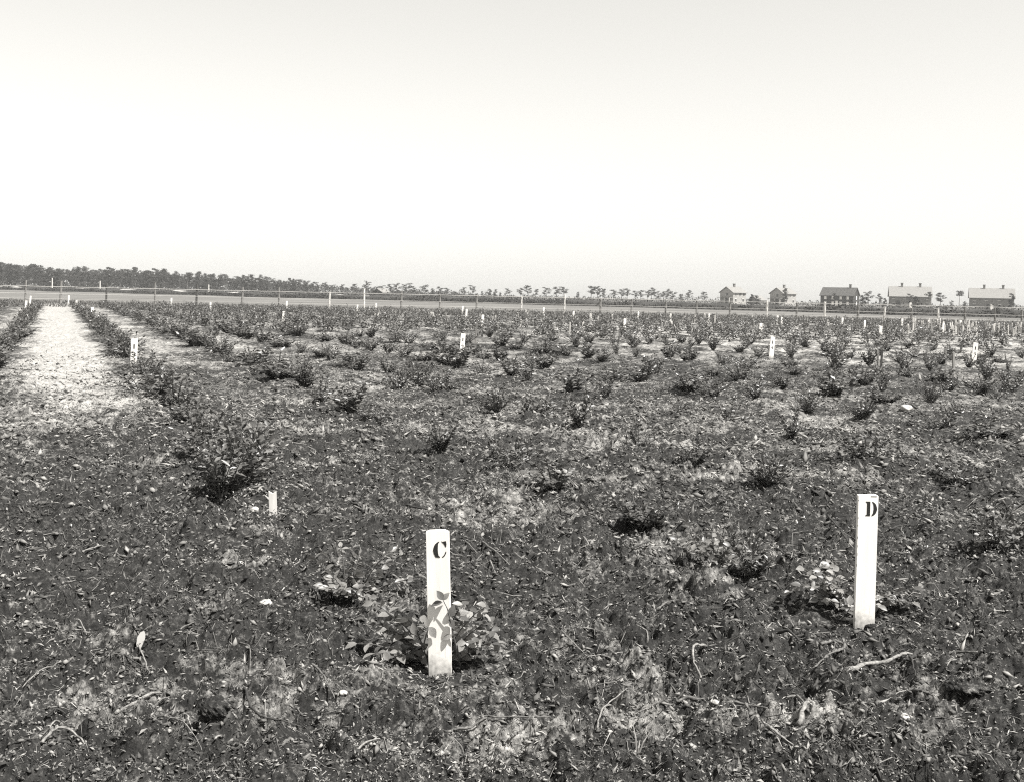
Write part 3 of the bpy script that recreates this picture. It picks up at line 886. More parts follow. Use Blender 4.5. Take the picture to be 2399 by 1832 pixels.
for k in range(115):           # the crowd of pegs at the far right
    u = 2120 + 275 * pr.random() ** .8
    row = pr.choice((0, 0, 1, 1, 2))
    vb = horizon(u) + (52, 60, 70)[row] + pr.uniform(-1.5, 1.5) + (u - 2200) * .01
    peg(u, vb - pr.uniform(14, 21) - row * 3, vb, pr.uniform(2.0, 3.2), pr.choice(('palewood', 'palewood', 'rawwood')), pr.uniform(-3, 4),
        'thin pale peg in the crowded rows of pegs by the fence at far right', 'crowded pegs by the fence at far right')
for k in range(85):
    u = pr.uniform(1420, 2130)
    vb = horizon(u) + pr.uniform(42, 66)
    peg(u, vb - pr.uniform(9, 17), vb, pr.uniform(1.8, 3.0), pr.choice(('palewood', 'rawwood', 'rawwood', 'darkwood')), pr.uniform(-6, 6),
        'thin peg scattered through the bushes before the fence right of centre', 'scattered pegs right of centre')
for k in range(46):
    u = pr.uniform(830, 1420)
    vb = horizon(u) + pr.uniform(41, 64)
    peg(u, vb - pr.uniform(8, 15), vb, pr.uniform(2.0, 3.0), pr.choice(('palewood', 'rawwood', 'rawwood')), pr.uniform(-6, 6),
        'thin peg scattered through the far bushes near the centre', 'scattered pegs near the centre')

# ------------------------------------------------------------------ blueberry bushes
def bush_skeleton(seed, h, w, nst, per, up=1.0):
    rd = random.Random(seed)
    stems, leaves = [], []
    lop = rd.uniform(0, 6.28)
    for s in range(nst):
        a = 2 * math.pi * (s + rd.random() * .9) / nst
        reach = w / 2 * rd.uniform(.25, 1.0) * (1 + .35 * math.cos(a - lop))
        hs = h * rd.uniform(.36, 1.0) * (1.1 - .35 * reach / (w / 2) * up)
        bx, by = .10 * w * math.cos(a) * rd.random(), .10 * w * math.sin(a) * rd.random()
        ca, sa = math.cos(a), math.sin(a)
        wob = rd.uniform(-.25, .25)
        def pt(t):
            r = reach * (t ** 1.25)
            return Vector((bx + r * math.cos(a + wob * t), by + r * math.sin(a + wob * t), hs * (1.25 * t - .25 * t * t) - .02 * (1 - t)))
        P = [pt(t) for t in (0, .25, .5, .75, 1)]
        stems.append(P)
        for k in range(per):
            t = .12 + .88 * (k + rd.random() * .7) / per
            p = pt(t); tg = (pt(min(1, t + .05)) - pt(t - .05)).normalized()
            ang = k * 2.4 + rd.uniform(-.5, .5)
            sidev = Vector((math.cos(ang), math.sin(ang), rd.uniform(-.35, .45)))
            d = (tg * rd.uniform(.2, .7) + sidev * rd.uniform(.7, 1.0) + Vector((ca, sa, 0)) * .2)
            if t > .95: d = tg + sidev * .4
            d.normalize()
            nrm = (Vector((0, 0, .75)) + Vector((rd.uniform(-.65, .65), rd.uniform(-.65, .65), 0)) + Vector((ca, sa, 0)) * .55).normalized()
            leaves.append((p, d, nrm, rd.uniform(.75, 1.2)))
    return stems, leaves

def bush_meshes(seed, h=1.0, w=1.2, nst=15, per=17, ll=.13, lw=.075):
    st, lv = bush_skeleton(seed, h, w, nst, per)
    bm = bmesh.new()
    for P in st:
        tube(bm, P, [.013, .011, .009, .007, .004], 3, False)
    sm = bm_mesh(bm, 'stems', M['stem'])
    P = np.array([l[0] for l in lv]); D = np.array([l[1] for l in lv]); N = np.array([l[2] for l in lv]); S = np.array([l[3] for l in lv])
    V, F = leaf_arrays(P, D, N, S * ll, S * lw)
    me = np_mesh('foliage', V, F)
    lr = np.random.default_rng(seed)
    tone = lr.uniform(.45, 1.4, len(P)); tone = np.where(lr.random(len(P)) < .10, tone * 1.7, tone)  # random leaves brightened: glints of glossy leaves put into the tone
    attr(me, 'tone', np.repeat(tone, 5))
    me.materials.append(M['leaf'])
    return sm, me
# unit bushes: 1 m high; scaled to about 0.3-0.55 m
BUSH = [bush_meshes(300 + k, w=1.0 + .35 * ((k * 7) % 5) / 4, nst=(10, 22, 14, 26, 12, 18, 8, 20, 16, 24)[k], per=(26, 17, 22, 16, 14, 24, 24, 12, 20, 18)[k], ll=.105 + .012 * (k % 4), lw=.056 + .008 * (k % 3)) for k in range(10)]
SPIKY = [bush_meshes(400 + k, w=.75, nst=9 + 2 * k, per=19) for k in range(4)]
LOWB = [bush_meshes(500 + k, h=.62, w=1.5, nst=24, per=20) for k in range(3)]

def place_bush(x, y, h, w, kind, label, group=None):
    o = empty('blueberry_bush', (x, y, Hs(x, y) - .015), random.uniform(0, 6.28))
    v = random.choice({'b': BUSH, 's': SPIKY, 'l': LOWB}[kind])
    nat = {'b': (1.0, 1.2), 's': (1.0, .75), 'l': (.62, 1.5)}[kind]
    sx = w / nat[1] * .9; sz = h / nat[0] * .95
    o.scale = (sx * random.uniform(.8, 1.25), sx * random.uniform(.8, 1.2), sz)
    o.rotation_euler.x, o.rotation_euler.y = random.uniform(-.07, .07), random.uniform(-.07, .07)
    link('stems', v[0], None, o); link('foliage', v[1], None, o)
    return tag(o, label, 'bush', group)

# leaves that can be picked apart: one object per leaf on the nearest plants
def leaf_mesh(seed, m):
    rd = random.Random(seed)
    n = 6
    prof = [0.0, .30, .46, .5, .40, .22, .0]
    curl = rd.uniform(.10, .32); fold = rd.uniform(.15, .42)
    bm = bmesh.new()
    rows = []
    for k in range(7):
        t = k / 6
        z = -curl * t * t
        wv = prof[k] * .56
        if k in (0, 6):
            rows.append([bm.verts.new((0, t, z))])
        else:
            rows.append([bm.verts.new((-wv, t, z + wv * fold)), bm.verts.new((0, t, z)), bm.verts.new((wv, t, z + wv * fold))])
    for k in range(6):
        a, b = rows[k], rows[k + 1]
        if len(a) == 1: bm.faces.new((a[0], b[1], b[0])); bm.faces.new((a[0], b[2], b[1]))
        elif len(b) == 1: bm.faces.new((a[0], a[1], b[0])); bm.faces.new((a[1], a[2], b[0]))
        else: bm.faces.new((a[0], a[1], b[1], b[0])); bm.faces.new((a[1], a[2], b[2], b[1]))
    return bm_mesh(bm, 'leaf', m, True)
LEAFM = [leaf_mesh(k, M[('leafobj', 'leafdark', 'leafobj', 'leafpale', 'leafdark', 'leafobj')[k % 6]]) for k in range(18)]
STEMC = {}

def place_leaf(root, p, d, nrm, L):
    d = d.normalized(); s = d.cross(nrm).normalized(); u = s.cross(d)
    o = link('leaf', random.choice(LEAFM), None, root)
    mtx = Matrix(((s.x, d.x, u.x, p.x), (s.y, d.y, u.y, p.y), (s.z, d.z, u.z, p.z), (0, 0, 0, 1)))
    wl = L * random.uniform(.85, 1.15)
    o.matrix_local = mtx @ Matrix.Diagonal((wl, L, L, 1))
    return o

def leafy_bush(x, y, h, w, nst, per, L, seed, label, extra=None, clear=None):
    root = empty('blueberry_bush', (x, y, Hs(x, y) - .01))
    tag(root, label, 'bush')
    st, lv = bush_skeleton(seed, h, w, nst, per)
    keepl, keeps = [], []
    if extra:
        for P, L2 in extra:
            st.append(P); lv += L2
            if len(keeps) < 2 and seed == 21: keeps.append(P); keepl += [(q[0], q[1]) for q in L2]
    for P in st:
        if clear and P not in keeps and any(abs(q.x + x - clear[0]) < .06 and q.y + y < clear[1] + .03 for q in P[2:]): continue
        bm = bmesh.new(); tube(bm, P, [.0035, .003, .0026, .002, .0012][:len(P)] if len(P) <= 5 else [.003] * len(P), 4, True)
        link('stem', bm_mesh(bm, 'stem', M['stem'], True), None, root)
    for p, d, nrm, s in lv:
        if clear and (p, d) not in keepl:
            tip = p + d * L * s
            if min(p.x, tip.x) + x < clear[0] + .055 and max(p.x, tip.x) + x > clear[0] - .055 and min(p.y, tip.y) + y < clear[1] + .03: continue
        place_leaf(root, p, d, nrm, L * s)
    return root

def side_sprays(seed, n, x0, x1, y0, y1, h, per):
    """stems fanning out to one side of the foot of a stake, leaves turned up and outwards"""
    rd = random.Random(seed); out = []
    for k in range(n):
        ex, ey, ez = x0 + (x1 - x0) * (k + rd.random()) / n, rd.uniform(y0, y1), h * (.10 + .90 * ((k * 7) % n + rd.random()) / n)
        b = Vector((ex * .12 + rd.uniform(-.02, .02), rd.uniform(.0, .05), -.02)); e = Vector((ex, ey, ez)); m = Vector((ex * .5, ey * .5, ez * .6 + .05))
        f = lambda t: b * (1 - t) ** 2 + m * 2 * t * (1 - t) + e * t * t
        L = []
        for q in range(per):
            t = .18 + .82 * (q + .6 * rd.random()) / per
            tg = (f(min(1, t + .05)) - f(t - .05)).normalized()
            a = q * 2.4 + rd.uniform(-.6, .6)
            d = (tg * rd.uniform(.2, .8) + Vector((math.cos(a), math.sin(a), rd.uniform(-.55, .35)))).normalized()
            nr = Vector((rd.uniform(-.5, .5) + .25 * (1 if ex > 0 else -1), rd.uniform(-1.0, .0), rd.uniform(.45, 1))).normalized()
            L.append((f(t), d, nr, rd.uniform(.75, 1.2)))
        out.append(([f(t) for t in (0, .25, .5, .75, 1)], L))
    return out
# sprig of the bush that arches in front of stake C
def c_sprig(bx, by):
    def w2l(u, v, Y):
        x, z = at_depth(u, v, Y)
        return Vector((x - bx, Y - by, z - Hs(bx, by) + .01))
    Yf = cy_ - .024
    P = [w2l(1078, 1560, Yf + .03), w2l(1063, 1490, Yf), w2l(1055, 1450, Yf - .005), w2l(1048, 1425, Yf - .01), w2l(1038, 1405, Yf - .012)]
    up = Vector((0, -.75, .65))
    L = [(P[4], Vector((-.6, 0, .9)), up, .85), (P[4], Vector((.5, -.1, .75)), Vector((-.5, -.8, .2)), .72), (w2l(1037, 1410, Yf - .012), Vector((-1, -.1, -.25)), Vector((0, -.5, .8)), .95),
         (w2l(1052, 1445, Yf), Vector((.4, .1, .9)), Vector((.2, -.9, .1)), 1.0), (w2l(1060, 1487, Yf), Vector((-1, -.1, -.35)), Vector((0, -.8, .5)), .85),
         (w2l(1052, 1448, Yf), Vector((.5, -.2, -.8)), Vector((.3, -.9, .3)), .9)]
    P2 = [w2l(985, 1545, Yf + .02), w2l(995, 1500, Yf), w2l(1004, 1468, Yf - .005)]
    L2 = [(P2[2], Vector((.7, -.1, -.8)), Vector((.3, -.8, .4)), 1.0), (P2[2], Vector((-.3, -.1, .8)), Vector((-.2, -.8, .5)), .8)]
    return [(P, L), (P2, L2)]
cbx, cby = G(1015, 1572)
cby += .03
leafy_bush(cbx, cby, .30, .5, 3, 12, .054, 21, 'leafy blueberry bush wrapped round the foot of stake C', c_sprig(cbx, cby) + side_sprays(1, 10, -.07, -.33, -.17, .10, .26, 13) + side_sprays(2, 9, .09, .29, -.14, .12, .31, 13), (cx_, cy_))
dbx, dby = G(1985, 1445)
leafy_bush(dbx, dby, .28, .6, 6, 13, .047, 22, 'leafy blueberry bush behind the foot of stake D', side_sprays(3, 9, -.04, -.30, -.14, .12, .25, 13) + side_sprays(4, 7, .14, .36, -.10, .14, .26, 12), (dx_, dy_))
bx, by = G(818, 1408)
leafy_bush(bx, by, .28, .60, 19, 15, .046, 23, 'low blueberry bush behind and left of the bush at stake C')
bx, by = G(1668, 1318)
leafy_bush(bx, by, .30, .56, 19, 15, .046, 24, 'round blueberry bush on bare soil midway between stakes C and D')

K = 2399 / 2200.0
hand = [ # display position of the foot, height, width, kind, label
    (480, 1075, .46, .66, 'b', 'big dark bush just beyond the short broken peg, left of stake C'),
    (535, 1000, .45, .40, 's', 'upright dark bush touching the big dark bush left of stake C'),
    (430, 955, .46, .72, 'b', 'pale-flecked bush next up the row from the big dark bush'),
    (375, 880, .46, .72, 'b', 'bush between the stake beside the pale path and the pale-flecked bush'),
    (305, 848, .48, .62, 'b', 'bush at the foot of the white stake beside the pale path'),
    (400, 915, .34, .6, 'b', 'low bush filling the gap behind the pale-flecked bush'),
    (462, 1010, .36, .55, 'b', 'leafy bush between the big dark bush and the pale-flecked one'),
    (340, 862, .40, .5, 's', 'upright sprig bush just below the white stake beside the pale path'),
    (520, 1035, .46, .6, 'b', 'tall bush at the right side of the big dark bush left of stake C'),
    (440, 985, .42, .66, 'b', 'broad bush behind the big dark bush left of stake C'),
    (1370, 1155, .26, .36, 's', 'upright thin bush left of the round bush between the stakes'),
    (1650, 1052, .36, .58, 'b', 'spreading bush above and left of the D stake'),
    (1495, 1008, .28, .40, 'b', 'compact dark bush with one bright leaf, right of centre'),
    (1190, 1075, .30, .34, 's', 'small bush above right of stake C'),
    (1370, 965, .32, .50, 'b', 'greyish bush left of the compact dark bush'),
    (1855, 988, .36, .56, 'b', 'grey open bush directly behind stake D'),
    (2050, 1030, .30, .50, 'b', 'low bush right of stake D and farther back'),
    (2140, 1190, .34, .46, 'b', 'dark bush cut by the right edge, level with stake D'),
    (945, 975, .34, .46, 'b', 'dark bush in the middle ground above stake C'),
    (1065, 893, .40, .55, 'b', 'wide bush up and right of the dark bush above stake C'),
    (1245, 932, .45, .40, 's', 'upright spiky bush near the centre of the photograph'),
    (750, 893, .45, .45, 's', 'upright bush left of centre in the second row'),
    (690, 872, .38, .32, 's', 'small upright bush beside the one left of centre'),
    (1565, 912, .42, .40, 'b', 'dark round bush right of the spiky central bush'),
    (1700, 947, .40, .26, 's', 'narrow dark bush between two rows right of centre'),
    (1735, 888, .38, .40, 'b', 'bush behind the narrow dark bush'),
    (1625, 866, .40, .44, 'b', 'bush behind the dark round bush right of centre'),
    (1300, 860, .5, .6, 'b', 'tall full bush behind the spiky central bush'),
    (937, 850, .34, .40, 'b', 'small round very dark bush left of centre'),
    (2025, 928, .36, .56, 'b', 'open spreading bush near the pale stone at right'),
    (1895, 840, .42, .44, 'b', 'dark bush in front of two leaning pegs at right'),
    (1785, 832, .45, .52, 'b', 'full bush left of the two leaning pegs at right'),
    (1150, 908, .32, .46, 'l', 'grey low bush beside the wide bush near centre'),
    (1090, 1005, .26, .40, 'l', 'flat grey bush right of the dark bush above stake C'),
    (2000, 860, .40, .5, 'b', 'bush in front of the tallest raw wooden peg'),
    (1855, 905, .36, .42, 'b', 'grey bush right of the narrow dark bush'),
    (2110, 850, .42, .5, 'b', 'bush in front of the largest right-hand white stake'),
    (855, 835, .38, .5, 'l', 'low bush left of the small very dark round bush'),
    (1480, 850, .4, .5, 'b', 'bush halfway between the tall full bush and the one beside it at right'),
]
nb = 4
for dx, dy, h, w, kd, lab in hand:
    x, y = G(dx * K, dy * K)
    place_bush(x, y, h * 1.12, w * 1.22, kd, lab, 'blueberry bushes in the near rows'); nb += 1

br = random.Random(3)
taken = [G(a * K, b * K) for a, b, *_ in hand] + [(cbx, cby), (dbx, dby), G(818, 1408), G(1668, 1318), G(640, 1210), G(650, 1240), G(630, 1180)]
fill = {}
for i in range(0, 11):                 # weaker plants filling the near rows
    for j in range(1, 24):
        p = C0 + CD * (ROWGAP * i + br.gauss(0, .1)) + RD * (j * .8 + br.uniform(-.3, .3))
        if p[1] < 5.6 or p[1] > 17 or abs(p[0]) > p[1] * .49 or br.random() < .3: continue
        if min(math.hypot(p[0] - a, p[1] - b) for a, b in taken) < .55: continue
        taken.append(tuple(p)); fill[i] = fill.get(i, 0) + 1
        row = {0: 'the row of stake C', 1: 'the row of stake D'}.get(i) or ordinal(i - 1) + ' row right of stake D'
        place_bush(p[0], p[1], br.uniform(.16, .34), br.uniform(.3, .62), br.choice('bbbs'), f'{ordinal(fill[i])} weak low bush in the near part of {row}', 'weak low bushes in the near rows'); nb += 1
# the rows farther off
far = []
for i in range(-4, 60):
    base = C0 + CD * (ROWGAP * i - (0.45 if i < 0 else 0))
    for j in range(0, 90):
        t = j * 1.28 + br.uniform(-.3, .3)
        p = base + RD * t + CD * br.gauss(0, .10 if i < 6 else .15)
        d = math.hypot(*p)
        if p[1] < 16.5 or p[1] > 88 + br.uniform(-2, 2) or abs(p[0]) > p[1] * .54 + 2: continue
        if i == -2 and p[1] < 30: pass
        if br.random() < (.03 if i < 5 else .10): continue
        far.append((p[1], p[0], i, j))
far.sort()
NIND = 300 - nb
seen = {}
rowname = lambda i: {0: 'the row of stake C', 1: 'the row of stake D', -1: 'the row left of the pale path'}.get(i, (ordinal(i - 1) + ' row right of stake D') if i > 1 else (ordinal(-i) + ' row left of the pale path'))
for y, x, i, j in far[:NIND]:
    seen[i] = seen.get(i, 0) + 1
    big = 1.0 if i > 8 else 1.12
    h = br.triangular(.20, .62, .42) * big; w = br.triangular(.30, .85, .55) * big
    if i < 6: w *= 1.35
    vis = abs(x) < y * .49
    lab = f'{ordinal(seen[i])} middle-distance bush along {rowname(i)}, counted from the viewer'
    place_bush(x, y, h, w, br.choice('bbbbss'), lab, 'blueberry bushes in the middle-distance rows')

def far_rows(pl):
    Ps, Ds, Ns, Ss, Ts = [], [], [], [], []
    for y, x, i, j in pl:
        n = int(np.interp(y, [35, 90], [140, 70]))
        h = br.uniform(.36, .62); w = br.uniform(.5, .9)
        th = rng.uniform(0, 6.28, n); rr = np.sqrt(rng.random(n)) * w / 2
        zz = (rng.random(n) ** .75) * h * (1 - .5 * (rr / (w / 2)) ** 2)
        z0 = Hs(x, y)
        Ps.append(np.column_stack([x + rr * np.cos(th) * (.5 + .5 * zz / h), y + rr * np.sin(th) * (.5 + .5 * zz / h), z0 + zz]))
        Ds.append(rand_dirs(n) * np.array((1, 1, .6)) + np.array((0, 0, .35))); Ns.append(rand_dirs(n) * .7 + np.array((0, 0, 1.0)))
        Ss.append(rng.uniform(.06, .125, n)); t = rng.uniform(.5, 1.4, n); Ts.append(np.where(rng.random(n) < .10, t * 1.7, t))  # some leaves brightened, gloss flecks painted into the tone
    P, D, N, S, T = map(np.concatenate, (Ps, Ds, Ns, Ss, Ts))
    V, F = leaf_arrays(P, D, N, S, S * .6)
    me = np_mesh('blueberry_rows', V, F); attr(me, 'tone', np.repeat(T, 5))
    tag(link('blueberry_rows', me, M['leaf']), 'distant rows of blueberry bushes running together before the fence', kind='stuff')
    print('far bushes', len(pl))
far_rows(far[NIND:])

def field_edge_grass():
    n = 26000
    y = rng.uniform(76, 106, n); x = rng.uniform(-.56, .56, n) * y
    P = np.column_stack([x, y, np.full(n, -.05)])
    h = rng.uniform(.10, .34, n)
    V, F = leaf_arrays(P, np.column_stack([rng.normal(0, .3, n), rng.normal(0, .3, n), np.ones(n)]), rand_dirs(n), h, h * .22)
    me = np_mesh('fence_grass', V, F); attr(me, 'tone', np.repeat(rng.uniform(1.2, 3.6, n), 5))
    tag(link('fence_grass', me, M['shrub']), 'rough grass along the foot of the wire fence', kind='stuff')
field_edge_grass()

# ------------------------------------------------------------------ sticks, roots, stones in the foreground
def catmull(pts, n=5):
    out = []
    q = [pts[0]] + list(pts) + [pts[-1]]
    for k in range(1, len(q) - 2):
        for s in range(n):
            t = s / n
            out.append(tuple(0.5 * (2 * q[k][c] + (q[k + 1][c] - q[k - 1][c]) * t + (2 * q[k - 1][c] - 5 * q[k][c] + 4 * q[k + 1][c] - q[k + 2][c]) * t * t + (3 * q[k][c] - q[k - 1][c] - 3 * q[k + 1][c] + q[k + 2][c]) * t ** 3) for c in (0, 1)))
    out.append(tuple(pts[-1]))
    return out

def stick(win, pts, wpx, m, label, rise=0.0, name='stick', cat='stick', taper=.5):
    ox, oy, sc = win
    P = catmull([(ox + a / sc, oy + b / sc) for a, b in pts])
    W = [G(u, v) for u, v in P]
    n = len(W)
    r0 = wpx / 1.9 * W[0][1] / FPX
    zs = H(np.array([w[0] for w in W]), np.array([w[1] for w in W]))
    zs = np.max(np.stack([np.pad(zs, 2, 'edge')[q:q + n] for q in range(5)]), 0)
    zs = np.convolve(np.pad(zs, 3, 'edge'), np.ones(7) / 7, 'valid')
    rd = random.Random(int(P[0][0] * 7 + P[0][1]))
    pts3, rad = [], []
    cxm, cym = W[n // 2]
    for k in range(n):
        t = k / (n - 1)
        r = r0 * (1 - (1 - taper) * t) * rd.uniform(.7, 1.25)
        pts3.append((W[k][0] - cxm + rd.gauss(0, r0 * .35), W[k][1] - cym + rd.gauss(0, r0 * .35), zs[k] + r * .75 + .003 + rd.gauss(0, r0 * .2) + rise * math.sin(math.pi * t))); rad.append(r)
    bm = bmesh.new(); tube(bm, pts3, rad, 6)
    return tag(link(name, bm_mesh(bm, name, M[m], True), None, None, (cxm, cym, 0)), label, cat, 'fallen sticks and roots')

A = (40, 1350, 2.75); B = (800, 1350, 2.75); Cw = (1580, 1350, 2.75); D1 = (40, 900, 2.75); D2 = (800, 900, 2.75); D3 = (1580, 900, 2.75)
sticks = [
    (A, [(630, 1000), (740, 930), (840, 870), (930, 825)], 9, 'palebark', 'thick pale stick lying slanted in the lower left foreground', .012),
    (A, [(740, 1075), (840, 1050), (950, 1000)], 9, 'bark', 'dark knobbly stick below the thick pale stick at lower left', .01),
    (A, [(870, 915), (930, 885), (985, 865)], 5, 'midbark', 'short grey stick right of the thick pale stick', .01),
    (A, [(1075, 960), (1105, 1000), (1132, 1032)], 6, 'palebark', 'short pale stick pointing down right at lower left', .012),
    (A, [(960, 965), (1050, 1010), (1120, 1065), (1190, 1120)], 3, 'palebark', 'long thin pale twig crossing under the short pale stick', .006),
    (A, [(160, 1212), (240, 1165), (360, 1152), (460, 1175)], 7, 'palebark', 'arched pale root at the bottom left corner', .03),
    (A, [(270, 1080), (240, 1120), (205, 1160)], 5, 'palebark', 'short pale stick above the arched root in the corner', .01),
    (A, [(780, 580), (815, 635), (855, 692)], 4, 'palebark', 'thin pale twig below the upright bark chip', .008),
    (A, [(368, 380), (410, 405), (450, 432)], 4, 'palebark', 'small pale twig left of the bark chip', .006),
    (A, [(450, 432), (560, 430), (700, 425)], 5, 'bark', 'dark root running toward the bark chip', .004),
    (A, [(1000, 450), (1080, 400), (1150, 370)], 5, 'midbark', 'grey stick slanting up right of the bark chip', .01),
    (A, [(1460, 850), (1490, 920), (1545, 968), (1640, 980), (1745, 990)], 7, 'bark', 'dark bent root at the bottom, left of stake C', .02),
    (A, [(1900, 715), (1975, 785), (2045, 855)], 5, 'midbark', 'straight grey stick slanting down, left of the stake C foot', .012),
    (A, [(1430, 510), (1490, 580), (1500, 640), (1500, 690)], 4, 'midbark', 'thin bent twig left of the big clod', .008),
    (A, [(30, 840), (120, 810), (222, 778)], 4, 'palebark', 'thin pale twig at the far left edge of the foreground', .008),
    (A, [(1268, 1092), (1322, 1070)], 5, 'palebark', 'stubby pale chip at the bottom near the round clod', .008),
    (A, [(180, 992), (250, 985), (315, 990)], 5, 'bark', 'short dark stick near the lower left corner', .008),
    (A, [(690, 640), (760, 645), (880, 650)], 4, 'bark', 'thin dark twig crossing the pale twig below the bark chip', .006),
    (A, [(1380, 1075), (1430, 1100), (1485, 1108)], 4, 'bark', 'small dark twig right of the round clod at the bottom', .006),
    (D1, [(412, 1132), (480, 1118), (542, 1088)], 5, 'palebark', 'pale twig alone on dark soil at middle left', .01),
    (D1, [(130, 1182), (172, 1195), (165, 1220), (148, 1242)], 5, 'palebark', 'hooked pale twig near the left edge', .01),
    (B, [(705, 1000), (800, 985), (870, 960), (935, 942)], 7, 'midbark', 'grey stick lying below stake C at the bottom', .012),
    (B, [(870, 898), (1050, 905), (1200, 916), (1380, 884)], 4, 'midbark', 'long thin nearly level root right of stake C foreground', .008),
    (B, [(80, 1180), (160, 1125), (255, 1072)], 6, 'palebark', 'pale stick at the bottom edge below stake C', .01),
    (B, [(1645, 1042), (1680, 960), (1740, 890), (1838, 825)], 4.5, 'palebark', 'curved pale twig in the bottom middle, right of stake C', .02),
    (B, [(790, 1100), (880, 1138), (1020, 1140)], 5, 'midbark', 'bent grey twig at the bottom middle', .01),
    (B, [(120, 905), (140, 850), (178, 788)], 4, 'bark', 'thin dark twig left below stake C', .012),
    (B, [(2040, 292), (2100, 278), (2170, 264)], 5, 'midbark', 'grey twig between stakes C and D, far side', .006),
    (B, [(1890, 380), (1960, 430), (1972, 455)], 4, 'palebark', 'small bent pale twig between the stakes', .008),
    (B, [(1530, 522), (1592, 468)], 5, 'bark', 'short dark stick right of the bush at stake C', .01),
    (Cw, [(1100, 702), (1230, 662), (1390, 630), (1470, 600), (1542, 575)], 12, 'palebark', 'thick bleached branch below stake D', .02),
    (Cw, [(1555, 582), (1545, 640), (1510, 672), (1462, 660)], 9, 'bark', 'dark forked root at the end of the thick bleached branch', .03),
    (Cw, [(1512, 680), (1535, 725), (1560, 775)], 6, 'bark', 'dark root pointing at the viewer below stake D', .01),
    (Cw, [(1570, 612), (1700, 642), (1820, 635), (1945, 682)], 9, 'midbark', 'long grey branch running right from the bleached branch', .02),
    (Cw, [(650, 402), (725, 430), (802, 472)], 9, 'bark', 'dark stick pointing into a hole left of stake D foot', .015),
    (Cw, [(950, 510), (1020, 492), (1090, 512), (1080, 552), (1000, 585), (900, 655)], 8, 'midbark', 'looped grey root below and left of stake D', .006),
    (Cw, [(182, 490), (186, 520), (122, 545), (128, 595), (172, 652)], 8, 'palebark', 'curly pale root between the stakes in the foreground', .03),
    (Cw, [(20, 748), (100, 742), (200, 765), (370, 790), (470, 812), (600, 850)], 9, 'midbark', 'long grey root lying level in the right foreground', .015),
    (Cw, [(715, 776), (830, 795)], 7, 'palebark', 'short pale stick right of the long level root', .012),
    (Cw, [(788, 790), (842, 852)], 7, 'midbark', 'short grey stick crossing under the short pale stick', .008),
    (Cw, [(990, 826), (1040, 810), (1085, 790)], 5, 'midbark', 'short grey twig below the bleached branch', .008),
    (Cw, [(805, 1055), (840, 980), (885, 908)], 13, 'palebark', 'thick pale stub of root at bottom right', .02),
    (Cw, [(590, 1090), (640, 1135), (780, 1150)], 7, 'palebark', 'pale forked stick at the bottom right', .012),
    (Cw, [(640, 1130), (705, 1190)], 4, 'palebark', 'thin pale twig crossing the forked stick at the bottom', .006),
    (Cw, [(1180, 946), (1290, 934)], 7, 'bark', 'stubby dark stick at lower right', .01),
    (Cw, [(1100, 1258), (1180, 1280), (1270, 1275)], 6, 'bark', 'dark root at the very bottom right', .012),
    (Cw, [(1560, 1277), (1610, 1258), (1662, 1235)], 6, 'midbark', 'grey stick at the bottom right corner', .01),
    (Cw, [(10, 226), (150, 226), (285, 202)], 7, 'bark', 'dark stick on the pale soil between the stakes', .012),
    (Cw, [(480, 150), (600, 160), (682, 202)], 6, 'bark', 'dark bent stick on pale soil left of stake D', .012),
    (Cw, [(290, 52), (400, 60), (512, 92)], 6, 'bark', 'dark wavy stick farther back on the pale soil', .01),
    (Cw, [(1310, 210), (1430, 240)], 6, 'bark', 'dark stick in place of the shadow right of stake D foot', .01),  # dark strip built where only shade lies beside the stake
    (D3, [(985, 850), (1050, 920), (1122, 992)], 6, 'bark', 'dark stick sloping down to stake D from the left', .01),
    (D3, [(658, 1062), (710, 1110), (782, 1152)], 6, 'bark', 'dark stick right of the round bush between the stakes', .01),
    (D3, [(850, 425), (955, 425)], 5, 'bark', 'level dark twig far behind stake D', .008),
    (D3, [(1385, 940), (1450, 930), (1525, 918)], 5, 'bark', 'level dark twig right of stake D', .008),
    (D2, [(415, 860), (480, 885), (620, 900)], 6, 'bark', 'dark stick just above stake C', .01),
    (D2, [(790, 1070), (870, 1152)], 5, 'midbark', 'grey twig right of the top of stake C', .008),
    (D2, [(905, 1080), (960, 1140), (1080, 1212)], 5, 'midbark', 'long grey twig right of stake C', .008),
    (D2, [(950, 1160), (992, 1242)], 4, 'palebark', 'small pale twig right of stake C', .008),
    (D2, [(1555, 1080), (1592, 1142)], 5, 'palebark', 'pale twig beside a dark hole between the stakes', .01),
    (D2, [(1870, 1180), (1930, 1172), (1985, 1150)], 5, 'bark', 'dark twig in front of the round bush', .008),
    (D2, [(300, 700), (340, 675), (415, 665)], 6, 'bark', 'dark twig above left of stake C in the middle ground', .01),
]
for s in sticks:
    stick(*s)

